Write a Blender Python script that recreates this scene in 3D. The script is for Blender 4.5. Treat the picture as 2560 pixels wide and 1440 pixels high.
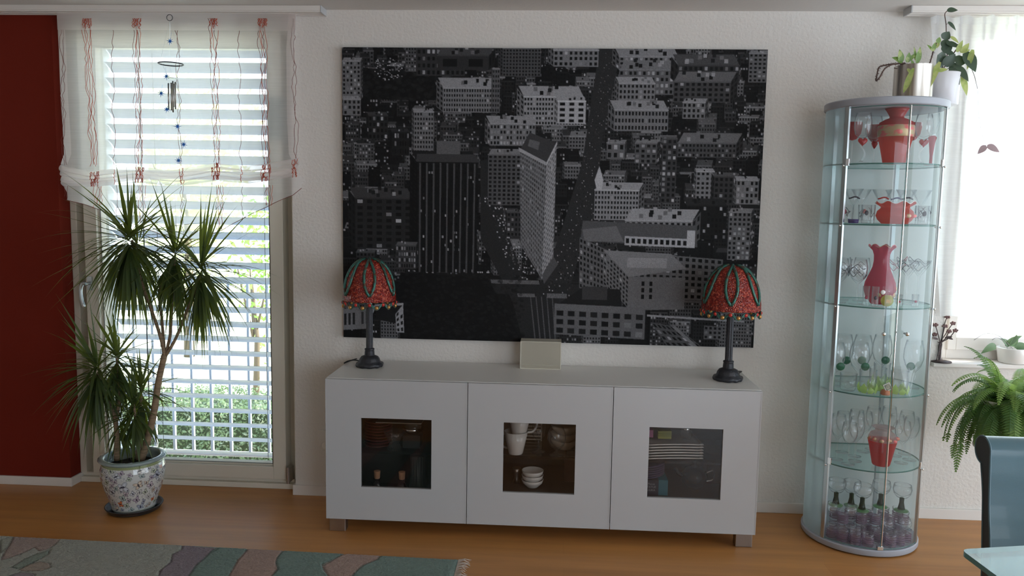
import bpy, bmesh, math, random
import numpy as np
from mathutils import Vector, Matrix

for _o in list(bpy.data.objects): bpy.data.objects.remove(_o)
SC = bpy.context.scene
COL = SC.collection
R = math.radians

# ---------------------------------------------------------------- camera
CAM = np.array([1.0351, -3.7841, 1.4756]); YAW, PIT, ROL, FPX = .0543, -.1029, .0169, 1947.2
_cy, _sy, _cp, _sp, _cr, _sr = math.cos(YAW), math.sin(YAW), math.cos(PIT), math.sin(PIT), math.cos(ROL), math.sin(ROL)
FW = np.array([-_sy*_cp, _cy*_cp, _sp]); RI = np.array([_cy, _sy, 0.]); UP = np.cross(RI, FW)
RI, UP = _cr*RI+_sr*UP, -_sr*RI+_cr*UP
cam = bpy.data.cameras.new('camera'); cam.sensor_width = 36; cam.lens = 36*FPX/2560
cam.clip_start = .05; cam.clip_end = 200
co = bpy.data.objects.new('camera', cam); COL.objects.link(co)
co.matrix_world = Matrix(((RI[0], UP[0], -FW[0], CAM[0]), (RI[1], UP[1], -FW[1], CAM[1]), (RI[2], UP[2], -FW[2], CAM[2]), (0, 0, 0, 1)))
SC.camera = co
def P(x, y, Y):                                   # pixel of the photo -> point on the vertical plane y = Y
    d = FW+RI*(x-1280)/FPX+UP*(720-y)/FPX
    return Vector(CAM+d*(Y-CAM[1])/d[1])
def PZ(x, y, Z):                                  # pixel of the photo -> point on the level z = Z
    d = FW+RI*(x-1280)/FPX+UP*(720-y)/FPX
    return Vector(CAM+d*(Z-CAM[2])/d[2])

# ---------------------------------------------------------------- world, sun, exposure
SC.view_settings.view_transform = 'Standard'; SC.view_settings.look = 'None'
SC.view_settings.gamma = 1; SC.view_settings.use_curve_mapping = False
SC.view_settings.exposure = 0.07
SC.cycles.transparent_max_bounces = 96; SC.cycles.max_bounces = 14; SC.cycles.diffuse_bounces = 6; SC.cycles.glossy_bounces = 6
W = bpy.data.worlds.new('world'); SC.world = W; W.use_nodes = True
_n = W.node_tree.nodes; _l = W.node_tree.links
_bg = _n['Background']; _bg.inputs['Strength'].default_value = 5.2
_tc = _n.new('ShaderNodeTexCoord'); _sx = _n.new('ShaderNodeSeparateXYZ'); _cr_ = _n.new('ShaderNodeValToRGB')
_l.new(_tc.outputs['Generated'], _sx.inputs[0]); _l.new(_sx.outputs['Z'], _cr_.inputs[0]); _l.new(_cr_.outputs[0], _bg.inputs[0])
_cr_.color_ramp.elements[0].color = (.80, .90, 1, 1); _cr_.color_ramp.elements[1].color = (.50, .72, 1, 1)
_cr_.color_ramp.elements[0].position = .05
_s = bpy.data.lights.new('sun', 'SUN'); _s.energy = 14; _s.angle = R(1); _s.color = (1, .93, .8)
_so = bpy.data.objects.new('sun', _s); COL.objects.link(_so)
_so.rotation_euler = Vector((.80, .18, .62)).to_track_quat('Z', 'Y').to_euler()
def portal(cx, cy, cz, w, h, rot):
    l = bpy.data.lights.new('window_portal', 'AREA'); l.shape = 'RECTANGLE'; l.size = w; l.size_y = h
    l.cycles.is_portal = True
    o = bpy.data.objects.new('window_portal', l); COL.objects.link(o); o.location = (cx, cy, cz); o.rotation_euler = rot

# ---------------------------------------------------------------- materials
def _new(name):
    m = bpy.data.materials.new(name); m.use_nodes = True; nt = m.node_tree
    return m, nt, nt.nodes['Principled BSDF'], nt.nodes['Material Output']
def _coord(nt, scale=(1, 1, 1)):
    t = nt.nodes.new('ShaderNodeTexCoord'); mp = nt.nodes.new('ShaderNodeMapping'); mp.inputs['Scale'].default_value = scale
    nt.links.new(t.outputs['Object'], mp.inputs['Vector']); return mp.outputs[0]
def mat(name, col, rough=.5, metal=0, spec=.5, bump=None, vary=None, trans=0, attr=None, coat=0, sheen=0):
    m, nt, p, out = _new(name)
    p.inputs['Base Color'].default_value = (*col, 1); p.inputs['Roughness'].default_value = rough
    p.inputs['Metallic'].default_value = metal; p.inputs['Specular IOR Level'].default_value = spec
    p.inputs['Coat Weight'].default_value = coat; p.inputs['Sheen Weight'].default_value = sheen
    if bump:                                       # (scale, strength, distance)
        n = nt.nodes.new('ShaderNodeTexNoise'); n.inputs['Scale'].default_value = bump[0]; n.inputs['Detail'].default_value = 4
        nt.links.new(_coord(nt), n.inputs['Vector'])
        b = nt.nodes.new('ShaderNodeBump'); b.inputs['Strength'].default_value = bump[1]; b.inputs['Distance'].default_value = bump[2]
        nt.links.new(n.outputs['Fac'], b.inputs['Height']); nt.links.new(b.outputs[0], p.inputs['Normal'])
    if vary:                                       # (scale vec, second colour, low, high)
        n = nt.nodes.new('ShaderNodeTexNoise'); n.inputs['Scale'].default_value = 1; n.inputs['Detail'].default_value = 5
        nt.links.new(_coord(nt, vary[0]), n.inputs['Vector'])
        r = nt.nodes.new('ShaderNodeValToRGB'); r.color_ramp.elements[0].position = vary[2]; r.color_ramp.elements[1].position = vary[3]
        r.color_ramp.elements[0].color = (*col, 1); r.color_ramp.elements[1].color = (*vary[1], 1)
        nt.links.new(n.outputs['Fac'], r.inputs[0]); nt.links.new(r.outputs[0], p.inputs['Base Color'])
    if attr:
        a = nt.nodes.new('ShaderNodeAttribute'); a.attribute_name = attr
        nt.links.new(a.outputs['Color'], p.inputs['Base Color'])
    if trans:                                      # light shining through leaves and cloth
        t = nt.nodes.new('ShaderNodeBsdfTranslucent'); t.inputs[0].default_value = (*[min(1, c*trans[1]) for c in col], 1) if len(trans) == 2 else (*trans[1:], 1)
        mx = nt.nodes.new('ShaderNodeMixShader'); mx.inputs[0].default_value = trans[0]
        nt.links.new(p.outputs[0], mx.inputs[1]); nt.links.new(t.outputs[0], mx.inputs[2]); nt.links.new(mx.outputs[0], out.inputs[0])
    return m
def glass(name, tint=(.95, .97, .97), rough=.0, haze=0, hazecol=(.8, .8, .8), edge=None, refl=1.0, ior=1.5):
    m, nt, p, out = _new(name); nt.nodes.remove(p)
    t = nt.nodes.new('ShaderNodeBsdfTransparent'); t.inputs[0].default_value = (*tint, 1)
    g = nt.nodes.new('ShaderNodeBsdfGlossy'); g.inputs['Roughness'].default_value = rough; g.inputs[0].default_value = (refl, refl, refl, 1)
    lf = nt.nodes.new('ShaderNodeLayerWeight'); lf.inputs[0].default_value = .5
    pw = nt.nodes.new('ShaderNodeMath'); pw.operation = 'POWER'; pw.inputs[1].default_value = 4.5; nt.links.new(lf.outputs['Facing'], pw.inputs[0])
    f = nt.nodes.new('ShaderNodeMath'); f.operation = 'MULTIPLY_ADD'; f.inputs[1].default_value = min(.8, (ior-1)*1.5); f.inputs[2].default_value = ((ior-1)/(ior+1))**2; nt.links.new(pw.outputs[0], f.inputs[0])
    if edge:
        lw = nt.nodes.new('ShaderNodeLayerWeight'); lw.inputs[0].default_value = .5
        cr = nt.nodes.new('ShaderNodeValToRGB'); cr.color_ramp.elements[0].color = (*tint, 1); cr.color_ramp.elements[1].color = (*edge, 1)
        cr.color_ramp.elements[0].position = .55
        nt.links.new(lw.outputs['Facing'], cr.inputs[0]); nt.links.new(cr.outputs[0], t.inputs[0])
    mx = nt.nodes.new('ShaderNodeMixShader'); nt.links.new(f.outputs[0], mx.inputs[0])
    nt.links.new(t.outputs[0], mx.inputs[1]); nt.links.new(g.outputs[0], mx.inputs[2]); last = mx
    if haze:
        d = nt.nodes.new('ShaderNodeBsdfDiffuse'); d.inputs[0].default_value = (*hazecol, 1)
        tl = nt.nodes.new('ShaderNodeBsdfTranslucent'); tl.inputs[0].default_value = (*hazecol, 1)
        a = nt.nodes.new('ShaderNodeMixShader'); a.inputs[0].default_value = .5
        nt.links.new(d.outputs[0], a.inputs[1]); nt.links.new(tl.outputs[0], a.inputs[2])
        h = nt.nodes.new('ShaderNodeMixShader'); h.inputs[0].default_value = haze
        nt.links.new(mx.outputs[0], h.inputs[1]); nt.links.new(a.outputs[0], h.inputs[2]); last = h
    nt.links.new(last.outputs[0], out.inputs[0]); return m

M = {}
M['wall'] = mat('plaster_white', (.70, .665, .625), .9, bump=(70, .55, .006))
M['ceiling'] = mat('ceiling_paint', (.66, .63, .60), .9, bump=(60, .3, .004))
M['redwall'] = mat('red_paint', (.165, .018, .009), .9, spec=.15, bump=(60, .35, .004))
M['trim'] = mat('trim_white', (.72, .68, .64), .5)
M['frame'] = mat('window_frame_cream', (.70, .66, .57), .45)
M['rubber'] = mat('seal_grey', (.12, .12, .12), .6)
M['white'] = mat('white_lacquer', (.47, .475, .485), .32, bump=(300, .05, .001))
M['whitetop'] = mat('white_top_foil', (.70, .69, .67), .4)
M['inside'] = mat('shaded_carcass', (.055, .042, .037), .6)  # white interior coloured dark brown to give the shade behind the panes
M['steel'] = mat('brushed_steel', (.50, .46, .43), .35, metal=1, vary=((4, 300, 2), (.36, .33, .31), .3, .7))
M['chrome'] = mat('chrome', (.85, .86, .87), .12, metal=1)
M['alu'] = mat('aluminium_post', (.50, .55, .56), .32, metal=1)
M['darkmetal'] = mat('dark_cast_metal', (.035, .036, .042), .42, metal=.3, bump=(160, .5, .003))
M['greytop'] = mat('silver_grey_board', (.36, .38, .43), .4)
M['guide'] = mat('white_guide_rail', (.75, .78, .80), .35)
M['black'] = mat('black_rubber', (.012, .012, .013), .5)
M['window_glass'] = glass('window_glass', (.97, .985, .98))
M['smoked'] = glass('smoked_glass', (.86, .85, .84), .0, refl=.9)
M['shelfglass'] = glass('shelf_glass', (.88, .96, .95), .0, edge=(.8, .92, .90), ior=1.2)
M['doorglass'] = glass('cabinet_door_glass', (.97, .983, .988), ior=1.4, haze=.04, hazecol=(.85, .90, .93))
M['glassedge'] = mat('green_glass_edge', (.05, .16, .14), .15)
M['frosted'] = glass('frosted_glass', (.72, .80, .80), .3, haze=.6, hazecol=(.58, .69, .70))
M['clear'] = glass('clear_crystal', (.99, .992, .993), .04, edge=(.36, .40, .43), haze=.03, hazecol=(.9, .93, .95), ior=1.45)
M['acrylic'] = glass('cream_acrylic', (.9, .88, .82), .05, haze=.75, hazecol=(.80, .76, .66))

# ---------------------------------------------------------------- mesh helpers
class MB:
    def __init__(s): s.v = []; s.f = []; s.m = []
    def add(s, vs, fs, mi=0):
        n = len(s.v); s.v += [tuple(q) for q in vs]
        for f in fs: s.f.append(tuple(n+i for i in f)); s.m.append(mi)
    def box(s, x0, x1, y0, y1, z0, z1, mi=0):
        s.add([(x, y, z) for z in (z0, z1) for y in (y0, y1) for x in (x0, x1)],
              [(0, 2, 3, 1), (4, 5, 7, 6), (0, 1, 5, 4), (2, 6, 7, 3), (0, 4, 6, 2), (1, 3, 7, 5)], mi); return s
    def lathe(s, prof, c=(0, 0, 0), n=28, mi=0, warp=None, tilt=None):
        vs = []
        for r, z in prof:
            for k in range(n):
                a = 2*math.pi*k/n; rr, zz = (r, z) if warp is None else warp(r, z, a)
                q = Vector((rr*math.cos(a), rr*math.sin(a), zz))
                if tilt: q = tilt @ q
                vs.append((c[0]+q.x, c[1]+q.y, c[2]+q.z))
        fs = [(i*n+k, i*n+(k+1) % n, (i+1)*n+(k+1) % n, (i+1)*n+k) for i in range(len(prof)-1) for k in range(n)]
        s.add(vs, fs, mi); return s
    def tube(s, pts, rad, n=8, mi=0, cap=True):
        pts = [Vector(p) for p in pts]; m = len(pts)
        if not hasattr(rad, '__len__'): rad = [rad]*m
        vs = []; up = None
        for i, p in enumerate(pts):
            d = (pts[min(i+1, m-1)]-pts[max(i-1, 0)]).normalized()
            if up is None:
                up = Vector((0, 0, 1)) if abs(d.z) < .9 else Vector((1, 0, 0))
            a = d.cross(up)
            if a.length < 1e-5: a = d.orthogonal()
            a.normalize(); b = a.cross(d).normalized(); up = b
            for k in range(n):
                t = 2*math.pi*k/n; vs.append(p+(a*math.cos(t)+b*math.sin(t))*rad[i])
        fs = [(i*n+k, i*n+(k+1) % n, (i+1)*n+(k+1) % n, (i+1)*n+k) for i in range(m-1) for k in range(n)]
        if cap: fs += [tuple(range(n))[::-1], tuple((m-1)*n+k for k in range(n))]
        s.add(vs, fs, mi); return s
    def ball(s, c, r, n=10, mi=0, sq=(1, 1, 1)):
        prof = [(max(1e-4, math.sin(math.pi*i/n)), -math.cos(math.pi*i/n)) for i in range(n+1)]
        vs = []
        for pr, z in prof:
            for k in range(n+2):
                a = 2*math.pi*k/(n+2); vs.append((c[0]+r*sq[0]*pr*math.cos(a), c[1]+r*sq[1]*pr*math.sin(a), c[2]+r*sq[2]*z))
        q = n+2
        s.add(vs, [(i*q+k, i*q+(k+1) % q, (i+1)*q+(k+1) % q, (i+1)*q+k) for i in range(n) for k in range(q)], mi); return s
    def prism(s, poly, axis, a, b, mi=0):             # polygon of 2-tuples pushed along an axis
        def q(p, t): return (t, p[0], p[1]) if axis == 'x' else (p[0], t, p[1]) if axis == 'y' else (p[0], p[1], t)
        n = len(poly); s.add([q(p, a) for p in poly]+[q(p, b) for p in poly],
            [tuple(range(n))[::-1], tuple(range(n, 2*n))]+[(i, (i+1) % n, n+(i+1) % n, n+i) for i in range(n)], mi); return s
    def grid(s, fn, nu, nv, mi=0):
        vs = [fn(i/nu, j/nv) for j in range(nv+1) for i in range(nu+1)]
        s.add(vs, [(j*(nu+1)+i, j*(nu+1)+i+1, (j+1)*(nu+1)+i+1, (j+1)*(nu+1)+i) for j in range(nv) for i in range(nu)], mi); return s
    def build(s, name, mats, parent=None, smooth=False, bevel=0, loc=None, solid=0):
        me = bpy.data.meshes.new(name); off = Vector(loc) if loc is not None else None
        vs = s.v if off is None else [(a-off.x, b-off.y, c-off.z) for a, b, c in s.v]
        me.from_pydata(vs, [], s.f); me.update()
        mats = mats if isinstance(mats, (list, tuple)) else [mats]
        for q in mats: me.materials.append(q)
        if len(mats) > 1: me.polygons.foreach_set('material_index', s.m)
        b = bmesh.new(); b.from_mesh(me); bmesh.ops.recalc_face_normals(b, faces=b.faces); b.to_mesh(me); b.free()
        if smooth: me.polygons.foreach_set('use_smooth', [True]*len(me.polygons))
        o = bpy.data.objects.new(name, me); COL.objects.link(o)
        if off is not None: o.location = off
        if bevel:
            md = o.modifiers.new('bevel', 'BEVEL'); md.width = bevel; md.segments = 2; md.limit_method = 'ANGLE'; md.angle_limit = R(40)
        if solid:
            md = o.modifiers.new('solid', 'SOLIDIFY'); md.thickness = solid
        if smooth == 'auto':
            me.polygons.foreach_set('use_smooth', [True]*len(me.polygons))
            try: me.set_sharp_from_angle(angle=R(35))
            except Exception: pass
        if parent is not None:
            o.parent = parent
            if off is None: o.location = -Vector(parent.location) if parent.parent is None else Vector(o.location)
        return o
def bx(name, b, m, parent=None, bevel=0): return MB().box(*b).build(name, m, parent, bevel=bevel)
def tag(o, label=None, cat=None, group=None, kind=None):
    if label: o['label'] = label
    if cat: o['category'] = cat
    if group: o['group'] = group
    if kind: o['kind'] = kind
    return o
def thing(name, loc, label, cat, group=None, rz=0):   # an Empty at the thing's base; parts are modelled in its own space
    o = bpy.data.objects.new(name, None); COL.objects.link(o); o.location = loc; o.rotation_euler = (0, 0, rz); o.empty_display_size = .05
    return tag(o, label, cat, group)
def part(mb, name, m, parent, **k):                   # mesh given in the parent's own space
    o = mb.build(name, m, None, **k); o.parent = parent; return o
def dup(root, loc, label, rz=None, group=None, scale=None):
    r = root.copy(); COL.objects.link(r); r.location = loc
    if rz is not None: r.rotation_euler = (0, 0, rz)
    if scale: r.scale = scale
    r['label'] = label
    if group: r['group'] = group
    for ch in root.children:
        c = ch.copy(); COL.objects.link(c); c.parent = r
        for g in ch.children:
            d = g.copy(); COL.objects.link(d); d.parent = c
    return r
def struct(mb, name, m, **k): return tag(mb.build(name, m, **k), kind='structure')
def smooth_pts(pts, n=6):                              # Catmull-Rom through points
    p = [Vector(q) for q in pts]; p = [p[0]*2-p[1]]+p+[p[-1]*2-p[-2]]; out = []
    for i in range(1, len(p)-2):
        for k in range(n):
            t = k/n; out.append(.5*((2*p[i])+(p[i+1]-p[i-1])*t+(2*p[i-1]-5*p[i]+4*p[i+1]-p[i+2])*t*t+(3*p[i]-p[i-1]-3*p[i+1]+p[i+2])*t**3))
    out.append(p[-2]); return out
def fcolor_grid(name, fn, img, m, parent=None, smooth=True):   # a surface whose grid points carry the picture's colours
    h, w = img.shape[:2]; U, V = np.meshgrid(np.linspace(0, 1, w), np.linspace(0, 1, h))
    X = fn(U, V); co_ = np.stack(X, -1).reshape(-1, 3).astype(np.float32)
    idx = np.arange(h*w).reshape(h, w); q = np.stack([idx[:-1, :-1], idx[1:, :-1], idx[1:, 1:], idx[:-1, 1:]], -1).reshape(-1, 4)
    me = bpy.data.meshes.new(name); me.vertices.add(h*w); me.vertices.foreach_set('co', co_.ravel())
    me.loops.add(q.size); me.loops.foreach_set('vertex_index', q.ravel().astype(np.int32))
    me.polygons.add(len(q)); me.polygons.foreach_set('loop_start', np.arange(0, q.size, 4, dtype=np.int32))
    try: me.polygons.foreach_set('loop_total', np.full(len(q), 4, dtype=np.int32))
    except Exception: pass
    me.update(calc_edges=True); me.validate()
    a = me.color_attributes.new('Col', 'FLOAT_COLOR', 'POINT')
    c = np.ones((h*w, 4), np.float32); c[:, :3] = img.reshape(-1, 3); a.data.foreach_set('color', c.ravel())
    if smooth: me.polygons.foreach_set('use_smooth', [True]*len(me.polygons))
    me.materials.append(m); o = bpy.data.objects.new(name, me); COL.objects.link(o)
    if parent is not None: o.parent = parent
    return o
def fillpoly(img, pts, col, a=1.0):                    # even-odd fill
    p = np.array(pts, float); h, w = img.shape[:2]
    x0, y0 = np.maximum(0, np.floor(p.min(0)).astype(int)); x1 = min(w, int(p[:, 0].max())+2); y1 = min(h, int(p[:, 1].max())+2)
    if x1 <= x0 or y1 <= y0: return
    X, Y = np.meshgrid(np.arange(x0, x1)+.5, np.arange(y0, y1)+.5); ins = np.zeros(X.shape, bool); n = len(p)
    for i in range(n):
        (ax, ay), (bx_, by) = p[i], p[(i+1) % n]
        if ay == by: continue
        c = ((ay > Y) != (by > Y)) & (X < (bx_-ax)*(Y-ay)/(by-ay)+ax); ins ^= c
    s = img[y0:y1, x0:x1]; s[ins] = s[ins]*(1-a)+np.array(col)*a
# ================================================================ the room
CEIL = 2.401; RX0, RX1 = -1.4455, -.2588            # recess of the tall window
WX0, WX1, WZ0, WZ1 = 2.894, 4.45, .775, 2.38        # right window opening
LX, RXX, BY, T = -2.6, 5.2, -6.2, .30
REC = .114
def vwall(name, m, boxes, **k):
    b = MB()
    for q in boxes: b.box(*q)
    return struct(b, name, m, **k)
vwall('wall_back', M['wall'], [(RX1, WX0, 0, T, 0, CEIL), (WX0, WX1, 0, T, 0, WZ0-.02), (WX0, WX1, 0, T, WZ1, CEIL), (WX1, RXX, 0, T, 0, CEIL),
                              (RX0, RX1, REC+.02, T, 2.355, CEIL)])
vwall('wall_back_red', M['redwall'], [(LX, RX0, 0, T, 0, CEIL)])
vwall('wall_left', M['wall'], [(LX-.2, LX, BY, T, 0, CEIL)])
vwall('wall_right', M['wall'], [(RXX, RXX+.2, BY, -4.4, 0, CEIL), (RXX, RXX+.2, -.5, T, 0, CEIL), (RXX, RXX+.2, -4.4, -.5, 0, .05), (RXX, RXX+.2, -4.4, -.5, 2.32, CEIL)])
vwall('sun_block_slab', M['ceiling'], [(RXX+.2, RXX+4.2, BY, T+2.5, 2.42, 2.6)])  # unseen slab added outside the right opening to keep direct sun out
# the wall behind the camera, with an unseen opening added to light the window wall
vwall('wall_rear', M['wall'], [(LX, 2.4, BY-.2, BY, 0, CEIL), (5.0, RXX, BY-.2, BY, 0, CEIL), (2.4, 5.0, BY-.2, BY, 0, .35), (2.4, 5.0, BY-.2, BY, 2.25, CEIL)])
vwall('ceiling', M['ceiling'], [(LX-.2, RXX+.2, BY-.2, T, CEIL, CEIL+.2)])
portal((RX0+RX1)/2, T+.02, 1.2, RX1-RX0, 2.3, (R(-90), 0, 0)); portal((WX0+WX1)/2, T+.02, 1.55, WX1-WX0, 1.6, (R(-90), 0, 0))
portal(RXX+.21, -2.45, 1.185, 2.27, 3.9, (R(90), 0, R(90))); portal(3.7, BY-.21, 1.3, 2.6, 1.9, (R(90), 0, 0))
# floor: long golden parquet boards
m, nt, p, out = _new('parquet_floor')
br = nt.nodes.new('ShaderNodeTexBrick'); br.inputs['Scale'].default_value = 1; br.inputs['Brick Width'].default_value = 2.2; br.inputs['Row Height'].default_value = .14
br.inputs['Mortar Size'].default_value = .0006; br.inputs['Mortar Smooth'].default_value = 1
br.inputs['Color1'].default_value = (.42, .185, .052, 1); br.inputs['Color2'].default_value = (.46, .21, .062, 1); br.inputs['Mortar'].default_value = (.30, .12, .04, 1)
nt.links.new(_coord(nt), br.inputs['Vector'])
ns = nt.nodes.new('ShaderNodeTexNoise'); ns.inputs['Scale'].default_value = 1; ns.inputs['Detail'].default_value = 6
nt.links.new(_coord(nt, (1.2, 18, 1)), ns.inputs['Vector'])
mr = nt.nodes.new('ShaderNodeMapRange'); mr.inputs[1].default_value = .3; mr.inputs[2].default_value = .7; mr.inputs[3].default_value = .86; mr.inputs[4].default_value = 1.14
nt.links.new(ns.outputs[0], mr.inputs[0])
mul = nt.nodes.new('ShaderNodeVectorMath'); mul.operation = 'SCALE'; nt.links.new(br.outputs[0], mul.inputs[0]); nt.links.new(mr.outputs[0], mul.inputs['Scale'])
nt.links.new(mul.outputs[0], p.inputs['Base Color']); p.inputs['Roughness'].default_value = .42; p.inputs['Coat Weight'].default_value = .10; p.inputs['Coat Roughness'].default_value = .25
M['floor'] = m
vwall('floor', M['floor'], [(LX-.2, RXX+.2, BY-.2, T, -.2, 0)])
# baseboards
def baseboard(name, boxes, z=.045):
    b = MB()
    for x0, x1, y0, y1 in boxes: b.box(x0, x1, y0, y1, 0, z)
    return struct(b, name, M['trim'], bevel=.002)
baseboard('baseboard_left', [(LX, RX0+.012, -.012, -.0005), (RX0+.0005, RX0+.012, -.0005, REC-.01)])
baseboard('baseboard_back', [(RX1-.012, RXX, -.012, -.0005), (RX1-.012, RX1-.0005, -.0005, .05)], .052)

# ---------------------------------------------------------------- tall window (balcony door)
def rectframe(b, x0, x1, z0, z1, w, y0, y1, wb=None, wt=None):
    wb = w if wb is None else wb; wt = w if wt is None else wt
    b.box(x0, x0+w, y0, y1, z0, z1); b.box(x1-w, x1, y0, y1, z0, z1); b.box(x0+w, x1-w, y0, y1, z0, z0+wb); b.box(x0+w, x1-w, y0, y1, z1-wt, z1)
b = MB(); rectframe(b, RX0+.001, RX1-.001, .035, 2.40, .033, REC-.03, REC+.05, .012, .10); rectframe(b, RX0+.03, RX1-.03, .035, 2.36, .075, REC+.031, REC+.07, .05, .08)
b.box(RX0+.013, RX1-.013, REC-.05, REC+.08, .0, .028); b.box(RX0+.013, RX1-.013, REC-.028, REC+.08, .028, .048)
win = struct(b, 'window_1', M['frame'], bevel=.003)
b = MB(); rectframe(b, -1.362, -.330, .052, 2.325, .067, REC-.052, REC+.03, .066, .08)
bb = MB(); rectframe(bb, -1.296, -.396, .117, 2.246, .012, REC-.03, REC+.02)
sash = b.build('sash', M['frame'], win, bevel=.003); bb.build('glazing_bead', M['frame'], sash, bevel=.004)
b = MB(); rectframe(b, -1.286, -.406, .127, 2.237, .003, REC-.031, REC-.029); b.build('seal', M['rubber'], sash)
bx('pane', (-1.29, -.40, REC-.005, REC-.001, .12, 2.24), M['window_glass'], win)
# handle: rosette, neck, curved grip
hz = P(228, 708, .06).z; hx = -1.338; y0 = REC-.052
b = MB(); b.box(hx-.012, hx+.013, y0-.009, y0, hz-.035, hz+.035); b.tube([(hx, y0-.008, hz), (hx, y0-.045, hz)], .0085, 12)
b.tube(smooth_pts([(hx+.004, y0-.05, hz+.004), (hx-.008, y0-.055, hz), (hx-.017, y0-.056, hz-.03), (hx-.013, y0-.058, hz-.075), (hx-.002, y0-.058, hz-.115)], 6),
       [.0095]*24+[.008], 12)
b.build('handle', M['alu'], win, smooth='auto', bevel=.003)
b = MB(); b.box(-.318, -.298, REC-.085, REC-.03, .05, .125); b.tube([(-.308, REC-.085, .045), (-.308, REC-.085, .13)], .008, 10)
b.build('hinge', M['steel'], win, smooth='auto')
tag(bx('sensor_panel', (-.392, -.30, REC-.06, REC-.0525, P(700, 350, .06).z, P(700, 243, .06).z), mat('grey_panel', (.20, .22, .21), .4), bevel=.003),
    'smooth grey plastic panel fixed high on the right window frame behind the sheer blind', 'panel')

# external venetian blind
bl = thing('venetian_blind', (-.846, .235, .10), 'silver grey outdoor venetian blind with open slats outside the tall window', 'blind')
b = MB(); X0, X1 = -1.305, -.33; nsl = 28; ti = R(31)
for i in range(nsl):
    z = .125+i*.0785
    prof = []
    for k in range(9):
        u = -1+k/4; w = .040*u; cz = .008*(1-u*u)
        prof.append((w*math.cos(ti)+.235, z-w*math.sin(ti)+cz))    # room side up, garden side down
    n = len(b.v); vs = [(x, y, zz) for x in (X0, X1) for y, zz in prof]+[(x, y, zz-.0012) for x in (X0, X1) for y, zz in prof]
    fs = [(k, k+1, 10+k, 9+k) for k in range(8)]+[(18+k, 27+k, 28+k, 19+k) for k in range(8)]+[(0, 9, 27, 18), (8, 26, 35, 17)]
    b.add(vs, fs)
M['slat'] = mat('slat_silver', (.33, .385, .48), .4, metal=.1)
b.build('slats', M['slat'], bl, smooth='auto')
b = MB()
for x in (-1.12, -.43):
    b.box(x-.003, x+.003, .1935, .196, .11, 2.32)
b.build('ladder_tape', mat('tape_grey', (.10, .13, .17), .7), bl)
b = MB()
for x in (-1.05, -.475): b.tube([(x, .20, .11), (x, .20, 2.32)], .0012, 6)
b.build('lift_cord', M['black'], bl)
for x in (-1.322, -.322):
    MB().box(x-.012, x+.012, .20, .262, .02, 2.38).build('guide_rail', M['guide'], bl)
MB().box(X0, X1, .20, .27, .045, .07).build('bottom_rail', M['slat'], bl, bevel=.004)
MB().box(X0, X1, .19, .28, 2.31, 2.40).build('head_box', M['slat'], bl, bevel=.004)

# ---------------------------------------------------------------- right window
b = MB(); rectframe(b, WX0+.001, WX1-.001, WZ0+.0002, WZ1-.001, .066, .10, .17, .046, .045)
win2 = struct(b, 'window_2', M['trim'], bevel=.003)
b = MB(); rectframe(b, WX0+.066, 3.67, WZ0+.046, WZ1-.044, .040, .085, .15, .062)
b.build('sash', M['trim'], win2, bevel=.003)
b = MB(); rectframe(b, 3.672, WX1-.066, WZ0+.046, WZ1-.044, .040, .085, .15, .062)
b.build('sash', M['trim'], win2, bevel=.003)
bx('pane', (WX0+.10, 3.62, .13, .134, WZ0+.1, WZ1-.07), M['window_glass'], win2); bx('pane', (3.72, WX1-.12, .13, .134, WZ0+.1, WZ1-.1), M['window_glass'], win2)
struct(MB().box(2.845, 4.50, -.03, .0, WZ0-.0195, WZ0).box(WX0+.0005, WX1-.0005, .0, .29, WZ0-.0195, WZ0), 'trim_1', M['trim'], bevel=.003)

# ---------------------------------------------------------------- curtain rails under the ceiling
def rail(name, x0, x1, y0, y1, label, endx):
    t = thing(name, ((x0+x1)/2, (y0+y1)/2, CEIL-.026), label, 'curtain rail')
    b = MB(); b.box(x0, x1, y0, y1, CEIL-.024, CEIL-.0005)
    # two running channels: lips under the rail
    ys = np.linspace(y0, y1, 6)
    for q in (0, 2, 4): b.box(x0, x1, ys[q], ys[q+1]-.002, CEIL-.031, CEIL-.024)
    b.build('rail_body', M['trim'], t, bevel=.0015)
    MB().box(endx[0], endx[1], y0-.001, y1+.001, CEIL-.032, CEIL-.0006).build('end_cap', M['white'], t, bevel=.002)
    return t
rail('curtain_rail', LX+.01, -.085, -.085, -.002, 'long white ceiling curtain rail above the tall window by the red wall', (-.087, -.080))
rail('curtain_rail', 2.60, RXX-.01, -.115, -.035, 'white ceiling curtain rail above the bright right window and the potted vines', (2.594, 2.601))

# ---------------------------------------------------------------- outdoors
M['lawn'] = mat('sunny_gravel', (.72, .70, .58), .95, vary=((1.2, 1.2, 1), (.62, .62, .42), .35, .65))
tag(bx('ground', (-30, 30, .9, 60, -1.45, -1.25), M['lawn']), kind='structure')
def leafcloud(b, rnd, c, rad, n, s, mi=0, flat=False):
    for _ in range(n):
        while True:
            q = Vector((rnd.uniform(-1, 1), rnd.uniform(-1, 1), rnd.uniform(-1, 1)))
            if q.length < 1: break
        if not flat and q.length > 1e-3 and rnd.random() < .6: q = q.normalized()*rnd.uniform(.75, 1)
        p = Vector((c[0]+q.x*rad[0], c[1]+q.y*rad[1], c[2]+q.z*rad[2]))
        d = Vector((rnd.uniform(-1, 1), rnd.uniform(-1, 1), rnd.uniform(-1, 1))).normalized(); e = d.orthogonal().normalized()
        l = s*rnd.uniform(.6, 1.3); w = l*.38
        b.add([p-d*l*.5, p+e*w*.5, p+d*l*.5, p-e*w*.5], [(0, 1, 2, 3)], mi)
M['leaf_dark'] = mat('hedge_leaf', (.13, .19, .10), .6, trans=(.3, .22, .30, .12), vary=((9, 9, 9), (.30, .32, .24), .5, .7))
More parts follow.
